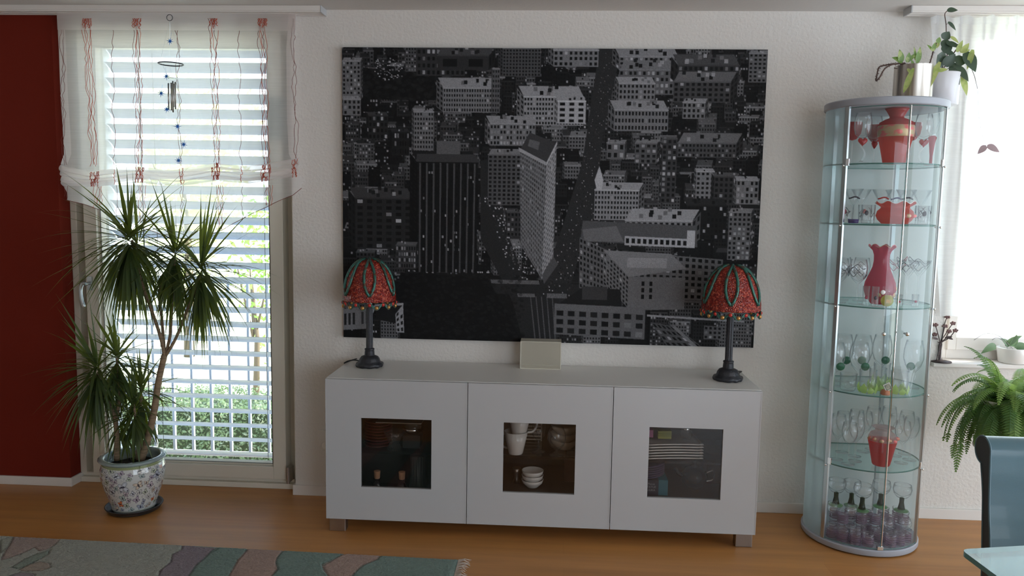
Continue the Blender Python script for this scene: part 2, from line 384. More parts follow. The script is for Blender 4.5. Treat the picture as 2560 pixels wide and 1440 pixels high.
M['leaf_pale'] = mat('sunlit_leaf', (.55, .58, .28), .6, trans=(.5, .72, .74, .36))
M['leaf_mid'] = mat('garden_leaf', (.16, .30, .07), .6, trans=(.45, .32, .50, .08))
M['bark'] = mat('bark', (.12, .09, .06), .9)
M['twig'] = mat('hedge_inner_twigs', (.03, .045, .02), .95, bump=(30, 1, .02))
rnd = random.Random(5)
hd = thing('garden_hedge', (-1.6, 3.35, -1.25), 'clipped dense green hedge running outside below the balcony railing', 'hedge')
b = MB()
for i in range(26000):
    x = rnd.uniform(-4.6, 1.2); f = rnd.random()
    if f < .62: y, z = 2.98+rnd.uniform(0, .10)+.03*math.sin(x*7), rnd.uniform(-1.25, -.36)
    else: y, z = rnd.uniform(2.98, 3.7), -.38+rnd.uniform(-.05, .05)+.02*math.sin(x*5)
    p = Vector((x, y, z)); d = Vector((rnd.uniform(-1, 1), rnd.uniform(-1, 1), rnd.uniform(-1, 1))).normalized(); e = d.orthogonal().normalized(); l = rnd.uniform(.025, .05)
    b.add([p-d*l*.5, p+e*l*.22, p+d*l*.5, p-e*l*.22], [(0, 1, 2, 3)])
tag(b.build('foliage', M['leaf_dark'], hd), kind='stuff')
MB().box(-4.55, 1.15, 3.08, 3.64, -1.25, -.43).build('hedge_core', M['twig'], hd)
def tree(x, y, h, r, n, s, m, label, seed, trunk=True, cz=None):
    rr = random.Random(seed); t = thing('garden_tree' if h > 1.6 else 'garden_shrub', (x, y, -1.25), label, 'tree' if h > 1.6 else 'shrub', 'sunlit greenery beyond the tall window')
    b = MB(); z0 = -1.25
    for k in range(7):
        a = rr.uniform(0, 6.28); q = rr.uniform(0, .55)
        c = (x+r*q*math.cos(a), y+r*q*math.sin(a), z0+h*(.55 if trunk else .5)+rr.uniform(-.25, .3)*h*(.8 if trunk else 1.1))
        leafcloud(b, rr, c, (r*.55, r*.55, h*.24), n//7, s)
    tag(b.build('crown', m, t), kind='stuff')
    b = MB(); b.tube([(x, y, z0), (x+.04, y, z0+h*.35), (x-.03, y+.03, z0+h*.6)], [.05*r+.02, .035*r+.015, .015], 7)
    for k in range(3):
        a = k*2.1; b.tube([(x, y, z0+h*.35), (x+r*.4*math.cos(a), y+r*.4*math.sin(a), z0+h*.65)], [.02, .008], 5)
    b.build('trunk', M['bark'], t, smooth=True)
for i, a in enumerate([(-2.6, 5.4, 3.0, .55, 420, .10, 'leaf_mid', 'small leafy tree with fresh green leaves seen behind the big plant'),
                       (-1.15, 5.8, 2.7, .8, 300, .09, 'leaf_pale', 'airy pale leafed tree seen low through the blind right of the trunk'),
                       (-.62, 4.6, 3.0, .4, 260, .09, 'leaf_mid', 'thin green tree at the right edge of the blind'),
                       (-5.4, 9.5, 5.2, 1.5, 2600, .16, 'leaf_pale', 'broad pale yellow green tree high on the left beyond the blind'),
                       (-3.0, 13.0, 6.0, 1.7, 3000, .17, 'leaf_pale', 'tall pale yellow tree in the middle beyond the upper slats'),
                       (-.5, 10.5, 5.6, 1.5, 2600, .16, 'leaf_pale', 'tall pale yellow tree on the right beyond the upper slats')]):
    tree(a[0], a[1], a[2], a[3], a[4], a[5], M[a[6]], a[7], 20+i)
# French balcony railing in front of the tall window
rl = thing('balcony_railing', (-.85, .36, 0), 'light grey steel balcony railing with upright bars outside the tall window', 'railing')
M['railpaint'] = mat('railing_pale_grey', (.62, .66, .70), .4)
rz0, rz1 = P(600, 1135, .36).z, P(600, 699, .36).z
for k in range(12):
    x = -1.50+k*.108
    MB().box(x-.008, x+.008, .352, .368, rz0, rz1).build('bar', M['railpaint'], rl, bevel=.003)
for z in (rz0, rz1): MB().box(-1.52, -.20, .345, .375, z-.012, z+.012).build('rail', M['railpaint'], rl, bevel=.004)
for x in (-1.52, -.20): MB().box(x-.012, x+.012, .30, .375, rz0-.05, rz1+.012).build('bracket', M['railpaint'], rl)

# wall socket half hidden by the sideboard
ws = thing('wall_socket', (-.02, 0, .295), 'white wall socket low on the plaster just left of the sideboard', 'socket')
sx_ = P(801, 1095, 0).x; sz_ = P(801, 1095, 0).z; ws.location = (sx_, 0, sz_)
part(MB().box(-.012, .075, -.010, -.0005, -.043, .043), 'cover_plate', M['trim'], ws, bevel=.004)
part(MB().lathe([(.0001, 0), (.018, 0), (.02, .004)], n=20, c=(.032, -.0145, 0)), 'socket_face', M['trim'], ws)
ws.children[1].rotation_euler = (R(90), 0, 0); ws.children[1].location = (.0, -.026, -.0145)
# ================================================================ sideboard
SX, SD, SZ0, SZ1 = .0315, -.4485, .0703, .7097; DW = .636
sb = thing('sideboard', (SX+.954, -.224, 0), 'long low white sideboard with three glass-fronted doors on short metal feet', 'sideboard')
b = MB(); X0, X1 = SX, SX+3*DW; fy = SD+.020
b.box(X0, X1, fy, -.014, SZ1-.018, SZ1)                   # top
b.box(X0, X0+.016, fy, -.014, SZ0, SZ1-.018); b.box(X1-.016, X1, fy, -.014, SZ0, SZ1-.018); b.box(X0+.016, X1-.016, fy, -.014, SZ0, SZ0+.016)
b.build('body', M['whitetop'], sb, bevel=.001)
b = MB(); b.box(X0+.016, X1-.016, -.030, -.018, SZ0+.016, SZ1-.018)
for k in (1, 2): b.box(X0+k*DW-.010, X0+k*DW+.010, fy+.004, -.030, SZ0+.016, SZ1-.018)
for k in range(3):                                        # linings whose dark colour stands in for shade
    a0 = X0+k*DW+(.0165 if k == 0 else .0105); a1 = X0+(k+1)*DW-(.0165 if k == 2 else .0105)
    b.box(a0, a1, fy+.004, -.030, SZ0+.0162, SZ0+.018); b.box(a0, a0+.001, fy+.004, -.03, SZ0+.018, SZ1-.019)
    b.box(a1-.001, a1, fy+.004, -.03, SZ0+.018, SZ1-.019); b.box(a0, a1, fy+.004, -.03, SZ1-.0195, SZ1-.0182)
b.build('shade_lining', M['inside'], sb)
SHELF = P(1293, 1141, SD+.06).z; LOWZ = P(1331, 1227, SD+.05).z
for k in range(3):
    MB().box(X0+k*DW+.019, X0+(k+1)*DW-.019, fy+.05, -.031, SHELF-.012, SHELF).build('shelf', glass('smoked_shelf_%d' % k, (.8, .8, .8), haze=.08, hazecol=(.05, .05, .05)), sb)
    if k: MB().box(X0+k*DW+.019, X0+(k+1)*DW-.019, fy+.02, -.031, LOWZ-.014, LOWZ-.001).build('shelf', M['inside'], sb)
HW = .1585
for k in range(3):
    d0, d1 = X0+k*DW+.0015, X0+(k+1)*DW-.0015; cx = (d0+d1)/2; cz = (SZ0+SZ1)/2-.012
    b = MB(); y0, y1 = SD, SD+.018; z0, z1 = SZ0-.002, SZ1-.002
    b.box(d0, cx-HW, y0, y1, z0, z1); b.box(cx+HW, d1, y0, y1, z0, z1); b.box(cx-HW, cx+HW, y0, y1, z0, cz-HW); b.box(cx-HW, cx+HW, y0, y1, cz+HW, z1)
    # edge bead round the door
    e = .0022; rectframe(b, d0, d1, z0, z1, .004, y0-.0008, y0)
    d = b.build('door', M['white'], sb)
    MB().box(cx-HW, cx+HW, y0+.008, y0+.012, cz-HW, cz+HW).build('pane', M['smoked'], d)
for x, y in ((PZ(845, 1326, 0).x, SD+.045), (PZ(1859, 1369, 0).x, SD+.045), (X0+.05, -.06), (X1-.05, -.06)):
    b = MB(); w = .037
    b.box(x-w, x+w, y-w*.6, y+w*.6, .0, SZ0); b.build('foot', M['steel'], sb, bevel=.003)

# ---------------------------------------------------------------- things inside the sideboard
M['porcelain'] = mat('white_porcelain', (.78, .76, .73), .2, coat=.4)
M['cream'] = mat('cream_porcelain', (.60, .52, .40), .25, coat=.3)
M['cork'] = mat('cork', (.50, .26, .14), .9, bump=(200, .8, .002))
M['darkred'] = mat('dark_red_glaze', (.16, .02, .02), .3)
def prof_obj(name, prof, m, loc, n=28, parent=None, warp=None, label=None, cat=None, group=None, smooth=True):
    b = MB().lathe(prof, n=n, warp=warp); o = b.build(name, m, None, smooth=smooth)
    if parent is not None: o.parent = parent; o.location = loc
    else:
        o.location = loc
        tag(o, label, cat, group)
    return o
MID = SX+1.5*DW; SHZ = SHELF+.001; FZ = LOWZ
# centre compartment: tilted cups
def cup(loc, tilt, label, rz=0, s=1):
    t = thing('cup', loc, label, 'cup', 'stacked white cups in the middle door'); 
    prof = [(.001, 0), (.026, 0), (.028, .003), (.036, .04), (.046, .088), (.044, .088), (.034, .04), (.025, .006), (.001, .005)]
    part(MB().lathe(prof, n=30), 'bowl', M['porcelain'], t, smooth=True)
    part(MB().tube(smooth_pts([(.038, 0, .065), (.07, 0, .07), (.078, 0, .045), (.062, 0, .018), (.031, 0, .015)], 6), .005, 8), 'handle', M['porcelain'], t, smooth=True)
    t.rotation_euler = (tilt, 0, rz); t.scale = (s, s, s); return t
cx0 = P(1293, 1100, SD+.12).x
cup((cx0-.005, SD+.10, SHZ), 0, 'lower white cup behind the middle glass pane, another cup in it', R(150), 1.18)
cup((cx0+.008, SD+.105, SHZ+.078), R(4), 'upper white cup tilted inside the lower cup behind the middle pane', R(20), 1.08)
SN = [(.001, .001), (.030, .001), (.031, .004), (.006, .007), (.004, .022), (.010, .028), (.034, .048), (.043, .075), (.040, .105), (.030, .130), (.0285, .130), (.038, .104), (.041, .075), (.032, .050), (.001, .032)]
prof_obj('snifter', SN, M['clear'], (P(1391, 1130, SD+.09).x, SD+.09, SHZ), label='round brandy glass on the shelf behind the middle pane', cat='glass')
prof_obj('tumbler', [(.001, .001), (.03, .001), (.031, .004), (.007, .008), (.005, .05), (.016, .06), (.028, .075), (.03, .13), (.0285, .13), (.001, .066)], M['clear'], (P(1346, 1130, SD+.13).x, SD+.14, SHZ), label='stemmed clear glass between white cups and brandy glass', cat='glass')
def bowlp(r, h): return [(.001, 0), (r*.5, 0), (r*.55, .003), (r*.9, h*.55), (r, h), (r-.003, h), (r*.86, h*.6), (r*.5, .006), (.001, .006)]
bxx = P(1412, 1090, SD+.2).x
for k in range(3):
    prof_obj('bowl', bowlp(.062, .045), M['cream'], (bxx, SD+.195, SHZ+.001+.034*k), warp=lambda r, z, a: (r*(1+.06*math.cos(4*a)*(r/.062)), z), n=32,
             label='cream bowl with lobed rim, %s of three stacked behind the brandy glass' % ['bottom one', 'middle one', 'top one'][k], cat='bowl', group='cream bowls behind the middle pane')
bx2 = P(1331, 1205, SD+.10).x
for k in range(3):
    prof_obj('dipping_bowl', bowlp(.050, .036), M['porcelain'], (bx2, SD+.10, FZ+.001+.021*k),
             label='small white round bowl, %s of the stack at the bottom of the middle compartment' % ['lowest', 'middle one', 'topmost'][k], cat='bowl', group='small white bowls stacked low behind the middle pane')
for k in range(4):
    tag(MB().box(-.06, .06, -.05, .05, 0, .006).build('square_plate', M['cream'], None, bevel=.002), 'cream square plate, %s of four low at the right of the middle compartment' % ['bottom', 'second', 'third', 'top'][k], 'plate', 'square plates in the middle compartment').location = (P(1432, 1170, SD+.22).x+.03, SD+.24, FZ+.115+k*.0105)
tag(MB().box(-.07, .07, -.06, .06, 0, .114).build('box', mat('dark_brown_box', (.08, .03, .025), .7), None, bevel=.002), 'dark brown box under the cream square plates', 'box').location = (P(1432, 1170, SD+.22).x+.03, SD+.24, FZ)
tt = thing('tealight_holder', (P(1291, 1190, SD+.14).x, SD+.15, FZ), 'small pale ceramic pot standing left of the little white bowls', 'pot')
part(MB().lathe([(.001, 0), (.018, 0), (.012, .02), (.015, .05), (.02, .07), (.018, .07), (.001, .055)]), 'body', M['steel'], tt, smooth=True)
cs = thing('cutlery_grid', (P(1333, 1090, SD+.3).x, SD+.33, SHZ), 'stack of ribbed pale trays at the back behind the stemmed glass', 'tray')
b = MB()
for k in range(7): b.box(-.045, .04, -.03, .03, .004+k*.016, .010+k*.016)
b.box(-.047, -.041, -.031, .031, 0, .115); b.box(.036, .042, -.031, .031, 0, .115)
part(b, 'frame', M['cream'], cs)
# right compartment
PLX = P(1668, 1120, SD+.2).x
def sqplate(k):
    b = MB()
    def fn(u, v):
        x = (u-.5)*.25; y = (v-.5)*.25; q = max(abs(x), abs(y))/.125; return (x, y, .001+.014*q**4-.010*(x/.125)**2*.3)
    b.grid(fn, 14, 14); o = b.build('serving_plate', M['porcelain'], None, smooth=True, solid=.004)
    o.location = (PLX, SD+.175, SHZ+.006+k*.0125); o.rotation_euler = (0, 0, R(7))
    tag(o, 'square white plate, %s of the stack behind the right pane' % ['lowest', 'second from the bottom', 'third from the bottom', 'fourth from the bottom', 'fifth from the bottom', 'topmost'][k], 'plate', 'square white plates behind the right pane')
for k in range(6): sqplate(k)
tz = SHZ+.006+5*.0125+.018
tag(MB().box(-.03, .03, -.02, .02, 0, .036).build('sachet_box', mat('yellow_green_card', (.42, .42, .10), .6, vary=((3, 3, 160), (.18, .20, .05), .45, .55)), None, bevel=.001), 'small yellow green sachet packet on the white plates', 'packet').location = (P(1661, 1090, SD+.12).x, SD+.13, tz)
tag(MB().box(-.02, .02, -.02, .02, 0, .034).build('sachet_box', mat('pink_card', (.45, .16, .30), .6), None, bevel=.001), 'small pink packet at the left end on the white plates', 'packet').location = (P(1622, 1088, SD+.12).x, SD+.14, tz+.002)
tp = thing('sugar_dispenser', (P(1716, 1098, SD+.14).x, SD+.15, tz-.004), 'clear glass jar with steel lid on the white plates', 'jar')
part(MB().lathe([(.001, 0), (.022, 0), (.026, .01), (.027, .03), (.022, .045)]), 'jar_body', M['clear'], tp, smooth=True); part(MB().lathe([(.023, .043), (.022, .056), (.008, .062), (.001, .062)]), 'lid', M['chrome'], tp, smooth=True)
# stack of dark round plates on the tea box
BX0 = P(1622, 1210, SD+.07).x
M['teal'] = mat('teal_card', (.02, .15, .20), .5)
tb = thing('tea_box', (BX0+.02, SD+.095, FZ), 'dark blue box with teal side and small printed words behind the right pane', 'box')
part(MB().box(-.075, .020, -.05, .07, 0, .070), 'carton', mat('navy_card', (.012, .018, .04), .45), tb, bevel=.001)
part(MB().box(.0202, .062, -.045, .07, 0, .070), 'teal_side', M['teal'], tb, bevel=.001)
def text(name, s, size, loc, rot, m, parent, ext=.0002):
    c = bpy.data.curves.new(name, 'FONT'); c.body = s; c.size = size; c.extrude = ext; c.align_x = 'CENTER'; c.materials.append(m)
    q = bpy.data.objects.new(name, c); COL.objects.link(q); bpy.context.view_layer.update()
    me = bpy.data.meshes.new_from_object(q.evaluated_get(bpy.context.evaluated_depsgraph_get())); bpy.data.objects.remove(q); me.materials.clear(); me.materials.append(m)
    o = bpy.data.objects.new(name, me); COL.objects.link(o); o.parent = parent; o.location = loc; o.rotation_euler = rot; return o
M['print'] = mat('pale_print', (.30, .31, .34), .6)
text('printed_word', 'Planet', .013, (-.012, -.0506, .049), (R(90), 0, 0), M['print'], tb)
text('printed_word', 'STATUE', .013, (-.014, -.0506, .035), (R(90), 0, 0), M['print'], tb)
text('printed_word', 'JULIKA', .013, (-.014, -.0506, .021), (R(90), 0, 0), M['print'], tb)
for k in range(6):
    prof_obj('dark_plate', [(.001, 0), (.07, 0), (.105, .010), (.106, .012), (.07, .003), (.001, .003)], mat('plum_glaze_%d' % k, (.10, .075, .14), .3) if k == 0 else bpy.data.materials['plum_glaze_0'],
             (BX0-.03, SD+.135, FZ+.071+k*.0098), n=40, label='dark purple round plate, %s of the pile on the blue box' % ['lowest', 'second', 'third', 'fourth', 'fifth', 'topmost'][k], cat='plate', group='dark purple plates behind the right pane')
kt = thing('teapot', (P(1738, 1190, SD+.15).x, SD+.17, FZ), 'dark shiny round teapot at the bottom right behind the right pane', 'teapot')
M['gloss_black'] = mat('gloss_black', (.015, .015, .016), .08)
part(MB().lathe([(.001, 0), (.03, 0), (.055, .03), (.06, .06), (.045, .09), (.02, .10), (.001, .10)]), 'pot_body', M['gloss_black'], kt, smooth=True)
part(MB().lathe([(.02, .10), (.022, .103), (.006, .11), (.009, .12), (.001, .125)]), 'lid', M['gloss_black'], kt, smooth=True)
part(MB().tube(smooth_pts([(.052, 0, .07), (.085, 0, .08), (.085, 0, .04), (.05, 0, .03)], 6), .005, 8), 'handle', M['chrome'], kt, smooth=True)
part(MB().tube([(-.05, 0, .05), (-.075, 0, .065), (-.09, 0, .09)], [.012, .008, .006], 8), 'spout', M['gloss_black'], kt, smooth=True)
wb = prof_obj('wicker_basket', [(.001, 0), (.05, 0), (.075, .05), (.078, .05), (.072, .048), (.05, .004), (.001, .004)], mat('wicker', (.22, .14, .05), .8, bump=(120, 1, .004)), (P(1797, 1180, SD+.2).x+.01, SD+.3, FZ+.09), label='brown woven basket at the right behind the right pane', cat='basket')
tag(MB().box(-.05, .07, -.07, .03, 0, .089).build('box', mat('maroon_box', (.05, .012, .014), .6), None), 'dark maroon box under the woven basket', 'box').location = (P(1797, 1180, SD+.2).x+.0, SD+.3, FZ)
# left compartment
LXX = P(991, 1128, SD+.15).x
tag(MB().box(-.11, .10, -.10, .06, 0, .006).build('tray', M['alu'], None, bevel=.002), 'thin grey metal tray held flat at the top behind the left pane', 'tray').location = (LXX+.03, SD+.17, SHZ+.128)
b = MB()
for k in range(7): b.lathe([(.001, .002+k*.014), (.05, .002+k*.014), (.062, .010+k*.014), (.001, .012+k*.014)], n=28)
dr = thing('plate_pile', (LXX-.085, SD+.16, SHZ), 'stack of dark red saucers behind the left pane', 'saucers'); bpy.data.objects.remove(dr)
for k in range(9):
    prof_obj('saucer', [(.001, 0), (.04, 0), (.064, .008), (.065, .010), (.04, .003), (.001, .003)], M['darkred'], (LXX-.085, SD+.155, SHZ+.001+k*.0138), label='dark red saucer, number %s from the bottom of the pile behind the left pane' % ['one', 'two', 'three', 'four', 'five', 'six', 'seven', 'eight', 'nine'][k], cat='saucer', group='dark red saucers behind the left pane')
gb = prof_obj('glass_bowl', [(.001, 0), (.032, 0), (.034, .004), (.02, .03), (.03, .05), (.048, .085), (.046, .085), (.028, .05), (.001, .03)], M['clear'], (LXX+.0, SD+.10, SHZ), warp=lambda r, z, a: (r*(1+.05*math.cos(14*a)), z), n=56, label='ribbed clear glass bowl on a foot behind the left pane', cat='bowl')
prof_obj('steel_bowl', bowlp(.05, .03), M['chrome'], (LXX+.075, SD+.16, SHZ+.06), label='small shiny steel bowl on a dark block behind the left pane', cat='bowl')
tag(MB().box(-.04, .04, -.04, .04, 0, .0598).build('box', mat('black_box', (.02, .02, .022), .5), None), 'black block carrying the small steel bowl', 'box').location = (LXX+.075, SD+.16, SHZ)
M['bottle_dark'] = mat('dark_bottle', (.02, .008, .010), .06)
for dx, lab in ((-.098, 'left'), (.017, 'right')):
    bt = thing('cork_bottle', (LXX+dx+.02, SD+.095, SZ0+.0185), 'dark round bottle with cork stopper, %s one of the two low behind the left pane' % lab, 'bottle', 'corked bottles behind the left pane')
    part(MB().lathe([(.001, 0), (.03, 0), (.036, .02), (.034, .045), (.012, .068), (.010, .082), (.013, .083), (.001, .084)]), 'bottle_body', M['bottle_dark'], bt, smooth=True)
    part(MB().lathe([(.009, .083), (.010, .086), (.0115, .104), (.001, .105)], n=16), 'cork', M['cork'], bt, smooth='auto'); bt.scale = (1.35, 1.35, 1.68)
tb2 = prof_obj('ribbed_vase', [(.001, 0), (.04, 0), (.045, .05), (.035, .12), (.038, .22), (.001, .22)], mat('grey_ribbed', (.09, .09, .085), .5), (LXX+.095, SD+.2, SZ0+.0185), warp=lambda r, z, a: (r*(1+.04*math.cos(16*a)), z), n=64, label='grey ribbed vase low at the right behind the left pane', cat='vase')

# ================================================================ city picture on the wall
def city():
    Sx = 2*.80; Wd, Hd = int(1060*Sx), int(745*Sx); im = np.zeros((Hd, Wd, 3)); rn = random.Random(11); im[:] = .012
    def q(x, y): return ((x-857)*Sx, (y-120)*Sx)
    def pg(pts, t, a=1): fillpoly(im, [q(*p) for p in pts], (t, t, t*1.06), a)
    def fac(A, B, C, D, t, nc, nr, wt=.008, lit=.1, fx=.55, fy=.55, litv=.32):   # A tl, B tr, C br, D bl
        pg([A, B, C, D], t)
        A, B, C, D = map(np.array, (A, B, C, D))
        def bl(u, v): return tuple((A*(1-u)+B*u)*(1-v)+(D*(1-u)+C*u)*v)
        for j in range(nr):
            for i in range(nc):
                u0 = (i+.5-fx/2)/nc; u1 = (i+.5+fx/2)/nc; v0 = (j+.5-fy/2)/nr; v1 = (j+.5+fy/2)/nr
                c = litv*rn.uniform(.5, 1.3) if rn.random() < lit else wt*rn.uniform(.5, 2)
                pg([bl(u0, v0), bl(u1, v0), bl(u1, v1), bl(u0, v1)], c)
    def bld(x0, y0, x1, y1, t, nc=None, nr=None, roof=None, side=None, lit=.12, rt=None, **k):
        w, h = x1-x0, y1-y0; nc = nc or max(2, int(w/6.5)); nr = nr or max(2, int(h/8.5)); rf = roof if roof is not None else w*.18
        sd = side if side is not None else rn.choice((-1, 1))*w*.12
        rt = t*rn.uniform(.3, 1.3) if rt is None else rt
        pg([(x0, y0), (x1, y0), (x1+sd*.8, y0-rf), (x0+sd*.8, y0-rf)], rt)
        if sd > 0: fac((x1, y0), (x1+sd, y0-rf*.8), (x1+sd, y1-rf*.5), (x1, y1), t*.45, 2, nr, lit=lit*.5)
        elif sd < 0: fac((x0+sd, y0-rf*.8), (x0, y0), (x0, y1), (x0+sd, y1-rf*.5), t*.6, 2, nr, lit=lit*.5)
        fac((x0, y0), (x1, y0), (x1, y1), (x0, y1), t, nc, nr, lit=lit, **k)
        pg([(x0-1, y0-2), (x1+1, y0-2), (x1+1, y0+1), (x0-1, y0+1)], min(.5, t*1.6))
        for _ in range(int(w/14)):
            a = x0+rn.uniform(.1, .8)*w; bq = y0-rf*rn.uniform(.2, .9); s = w*.035+1.3
            pg([(a, bq-s), (a+s*1.4, bq-s), (a+s*1.4, bq+s*.5), (a, bq+s*.5)], rn.choice((.01, .02, .16, .3)))
    y = 128
    while y < 880:
        sc = .55+(y-120)/760*.9; x = 840+rn.uniform(0, 25)
        while x < 1930:
            w = rn.uniform(22, 60)*sc; h = rn.uniform(22, 74)*sc
            if not (1000 < x < 1330 and y > 700):
                bld(x, y-h, x+w, y+rn.uniform(0, 8), rn.choice((.008, .012, .02, .03, .05, .09, .15)), lit=rn.choice((.02, .05, .12, .3)), roof=rn.uniform(5, 20)*sc)
            x += w+rn.uniform(1, 12)
        y += rn.uniform(22, 34)*sc
    # streets
    pg([(1505, 120), (1560, 120), (1520, 330), (1505, 520), (1468, 640), (1440, 745), (1408, 870), (1350, 870), (1365, 745), (1425, 560), (1470, 400)], .035)
    pg([(1212, 400), (1262, 400), (1275, 560), (1330, 700), (1425, 715), (1418, 760), (1395, 870), (1330, 870), (1300, 760), (1215, 600)], .03)
    pg([(1215, 700), (1480, 712), (1475, 748), (1215, 738)], .03)
    for i in range(420):
        t = rn.random(); px = 1535-95*t-90*max(0, t-.65)+rn.uniform(-22, 22)*(.6+t); py = 125+620*t
        s = .8+1.3*t; c = rn.choice((.01, .05, .10, .4)); pg([(px, py), (px+s, py), (px+s, py+s*1.6), (px, py+s*1.6)], c)
    for i in range(160):
        t = rn.random(); px = 1240+90*t+rn.uniform(-25, 30); py = 480+230*t; c = rn.choice((.05, .12, .5)); pg([(px, py), (px+3, py), (px+3, py+3), (px, py+3)], c)
    for k in range(5):                                   # lane lines
        pg([(1345+k*14, 745), (1347+k*14, 745), (1362+k*13, 862), (1359+k*13, 862)], .12)
    for k in range(40): pg([(1243+k*3.1, 704), (1244.6+k*3.1, 704), (1247+k*3.1, 714), (1245.4+k*3.1, 714)], .22)
    for k in range(14): pg([(1312+k*3.2, 738), (1313.8+k*3.2, 738), (1316+k*3.2, 747), (1314+k*3.2, 747)], .22)
    for k in range(16): pg([(1388+k*3.2, 736), (1389.8+k*3.2, 736), (1391+k*3.2, 748), (1389+k*3.2, 748)], .22)
    # parks
    def park(pts, n, r, t):
        pg(pts, .008); P_ = np.array(pts); 
        for _ in range(n):
            a, b_ = rn.uniform(P_[:, 0].min(), P_[:, 0].max()), rn.uniform(P_[:, 1].min(), P_[:, 1].max()); s = r*rn.uniform(.5, 1.4); c = t*rn.uniform(.3, 1.6)
            pg([(a+s*math.cos(k), b_+s*.7*math.sin(k)) for k in np.linspace(0, 6.28, 8)[:-1]], c, .5)
    park([(1008, 690), (1235, 700), (1330, 870), (1008, 870)], 900, 5, .016)
    park([(910, 170), (1090, 190), (1110, 250), (915, 250)], 300, 6, .02)
    for _ in range(70): a = rn.uniform(1010, 1240); pg([(a, 684), (a+3, 684), (a+3, 687), (a, 687)], rn.choice((.1, .5)))
    for _ in range(60): a = rn.uniform(940, 1010); b_ = rn.uniform(150, 200); pg([(a, b_), (a+3, b_), (a+3, b_+2), (a, b_+2)], rn.choice((.2, .55)))
    # larger blocks, far to near
    L = [(858, 155, 905, 250, .17, 5, 9, .35), (1048, 122, 1170, 190, .045, 10, 4, .2), (1020, 120, 1047, 180, .10, 4, 7, .3), (1100, 140, 1230, 175, .04, 2, 1, 0), (1265, 122, 1360, 190, .09, 12, 8, .05),
         (1392, 125, 1503, 165, .20, 9, 3, .15), (1555, 140, 1700, 172, .17, 12, 3, .4), (1556, 172, 1690, 232, .13, 12, 4, .3), (1700, 160, 1850, 205, .04, 12, 3, .3), (1872, 130, 1915, 200, .14, 4, 7, .1),
         (1116, 220, 1258, 280, .20, 22, 5, .03), (1240, 172, 1258, 280, .13, 3, 9, .02), (1556, 205, 1645, 258, .20, 9, 4, .1), (1320, 240, 1470, 310, .27, 20, 6, .08), (1405, 250, 1475, 305, .38, 3, 4, .0),
         (1236, 308, 1350, 362, .19, 14, 4, .35), (1042, 280, 1092, 385, .18, 7, 9, .15), (1547, 270, 1680, 322, .19, 16, 3, .05), (1690, 200, 1830, 250, .07, 10, 4, .1), (1715, 250, 1770, 290, .18, 5, 3, .1),
         (1530, 352, 1575, 392, .14, 3, 2, .4), (1600, 352, 1655, 402, .10, 4, 4, .3), (1668, 340, 1705, 500, .055, 3, 12, .45), (1706, 350, 1850, 385, .08, 16, 3, .15), (1755, 420, 1800, 490, .20, 4, 6, .1),
         (1800, 432, 1860, 500, .05, 5, 5, .1), (1855, 440, 1910, 500, .20, 5, 4, .3), (860, 250, 905, 290, .18, 4, 3, .1), (985, 330, 1030, 390, .02, 7, 3, .25), (925, 290, 975, 350, .03, 5, 4, .35),
         (890, 500, 1040, 630, .030, 6, 8, .06), (1232, 385, 1315, 512, .10, 7, 12, .08), (1050, 405, 1206, 688, .010, 22, 26, .06), (1503, 470, 1614, 545, .25, 14, 6, .04), (1282, 530, 1320, 592, .05, 4, 5, .2),
         (1840, 520, 1895, 640, .15, 5, 10, .35), (1735, 505, 1835, 590, .015, 10, 6, .18), (1582, 545, 1750, 605, .22, 12, 3, .02), (892, 640, 940, 685, .05, 5, 4, .05), (996, 620, 1048, 680, .06, 8, 4, .4)]
    for x0, y0, x1, y1, t, nc, nr, lt in L: bld(x0, y0, x1, y1, t, nc, nr, lit=lt, rt=min(.3, t*1.4) if t > .1 else t*2)
    for i in range(9): pg([(1056+i*17.5, 408), (1060+i*17.5, 408), (1060+i*17.3, 688), (1056+i*17.3, 688)], .09)          # stripes of the dark slab
    pg([(1100, 352), (1160, 352), (1160, 395), (1100, 395)], .13); pg([(1050, 385), (1200, 385), (1210, 405), (1048, 405)], .06)
    pg([(1508, 470), (1502, 445), (1513, 410), (1524, 445), (1520, 470)], .42)
    # big pale blocks bottom right
    pg([(1475, 548), (1760, 556), (1765, 610), (1470, 600)], .10); pg([(1475, 570), (1560, 560), (1580, 600), (1480, 600)], .16)
    fac((1468, 590), (1540, 622), (1540, 742), (1470, 720), .13, 8, 9); fac((1540, 622), (1830, 640), (1830, 745), (1540, 742), .15, 18, 7)
    pg([(1530, 622), (1700, 628), (1740, 665), (1596, 690)], .22); pg([(1590, 640), (1690, 640), (1690, 665), (1590, 665)], .30)
    fac((1530, 625), (1596, 690), (1596, 770), (1530, 700), .17, 8, 7); pg([(1596, 688), (1738, 688), (1738, 770), (1596, 775)], .17)
    for k in range(3):
        for x in (1628, 1648): pg([(x, 700+k*17), (x+8, 700+k*17), (x+8, 711+k*17), (x, 711+k*17)], .01)
    fac((1582, 585), (1755, 590), (1755, 612), (1582, 608), .38, 12, 1, fx=.6); pg([(1738, 568), (1758, 568), (1758, 612), (1738, 612)], .42)
    pg([(1480, 718), (1575, 722), (1580, 765), (1415, 765)], .02); pg([(1478, 716), (1542, 716), (1542, 750), (1478, 750)], .06)
    fac((1408, 775), (1640, 782), (1640, 850), (1408, 842), .14, 8, 3, wt=.012, fx=.6, fy=.6); pg([(1408, 762), (1640, 768), (1640, 786), (1408, 778)], .16)
    pg([(1645, 785), (1890, 795), (1890, 800), (1645, 790)], .3); fac((1655, 805), (1720, 815), (1790, 868), (1700, 868), .10, 6, 4)
    fac((1790, 810), (1835, 812), (1835, 845), (1790, 845), .14, 4, 3); pg([(1720, 815), (1780, 868), (1770, 868), (1708, 815)], .2)
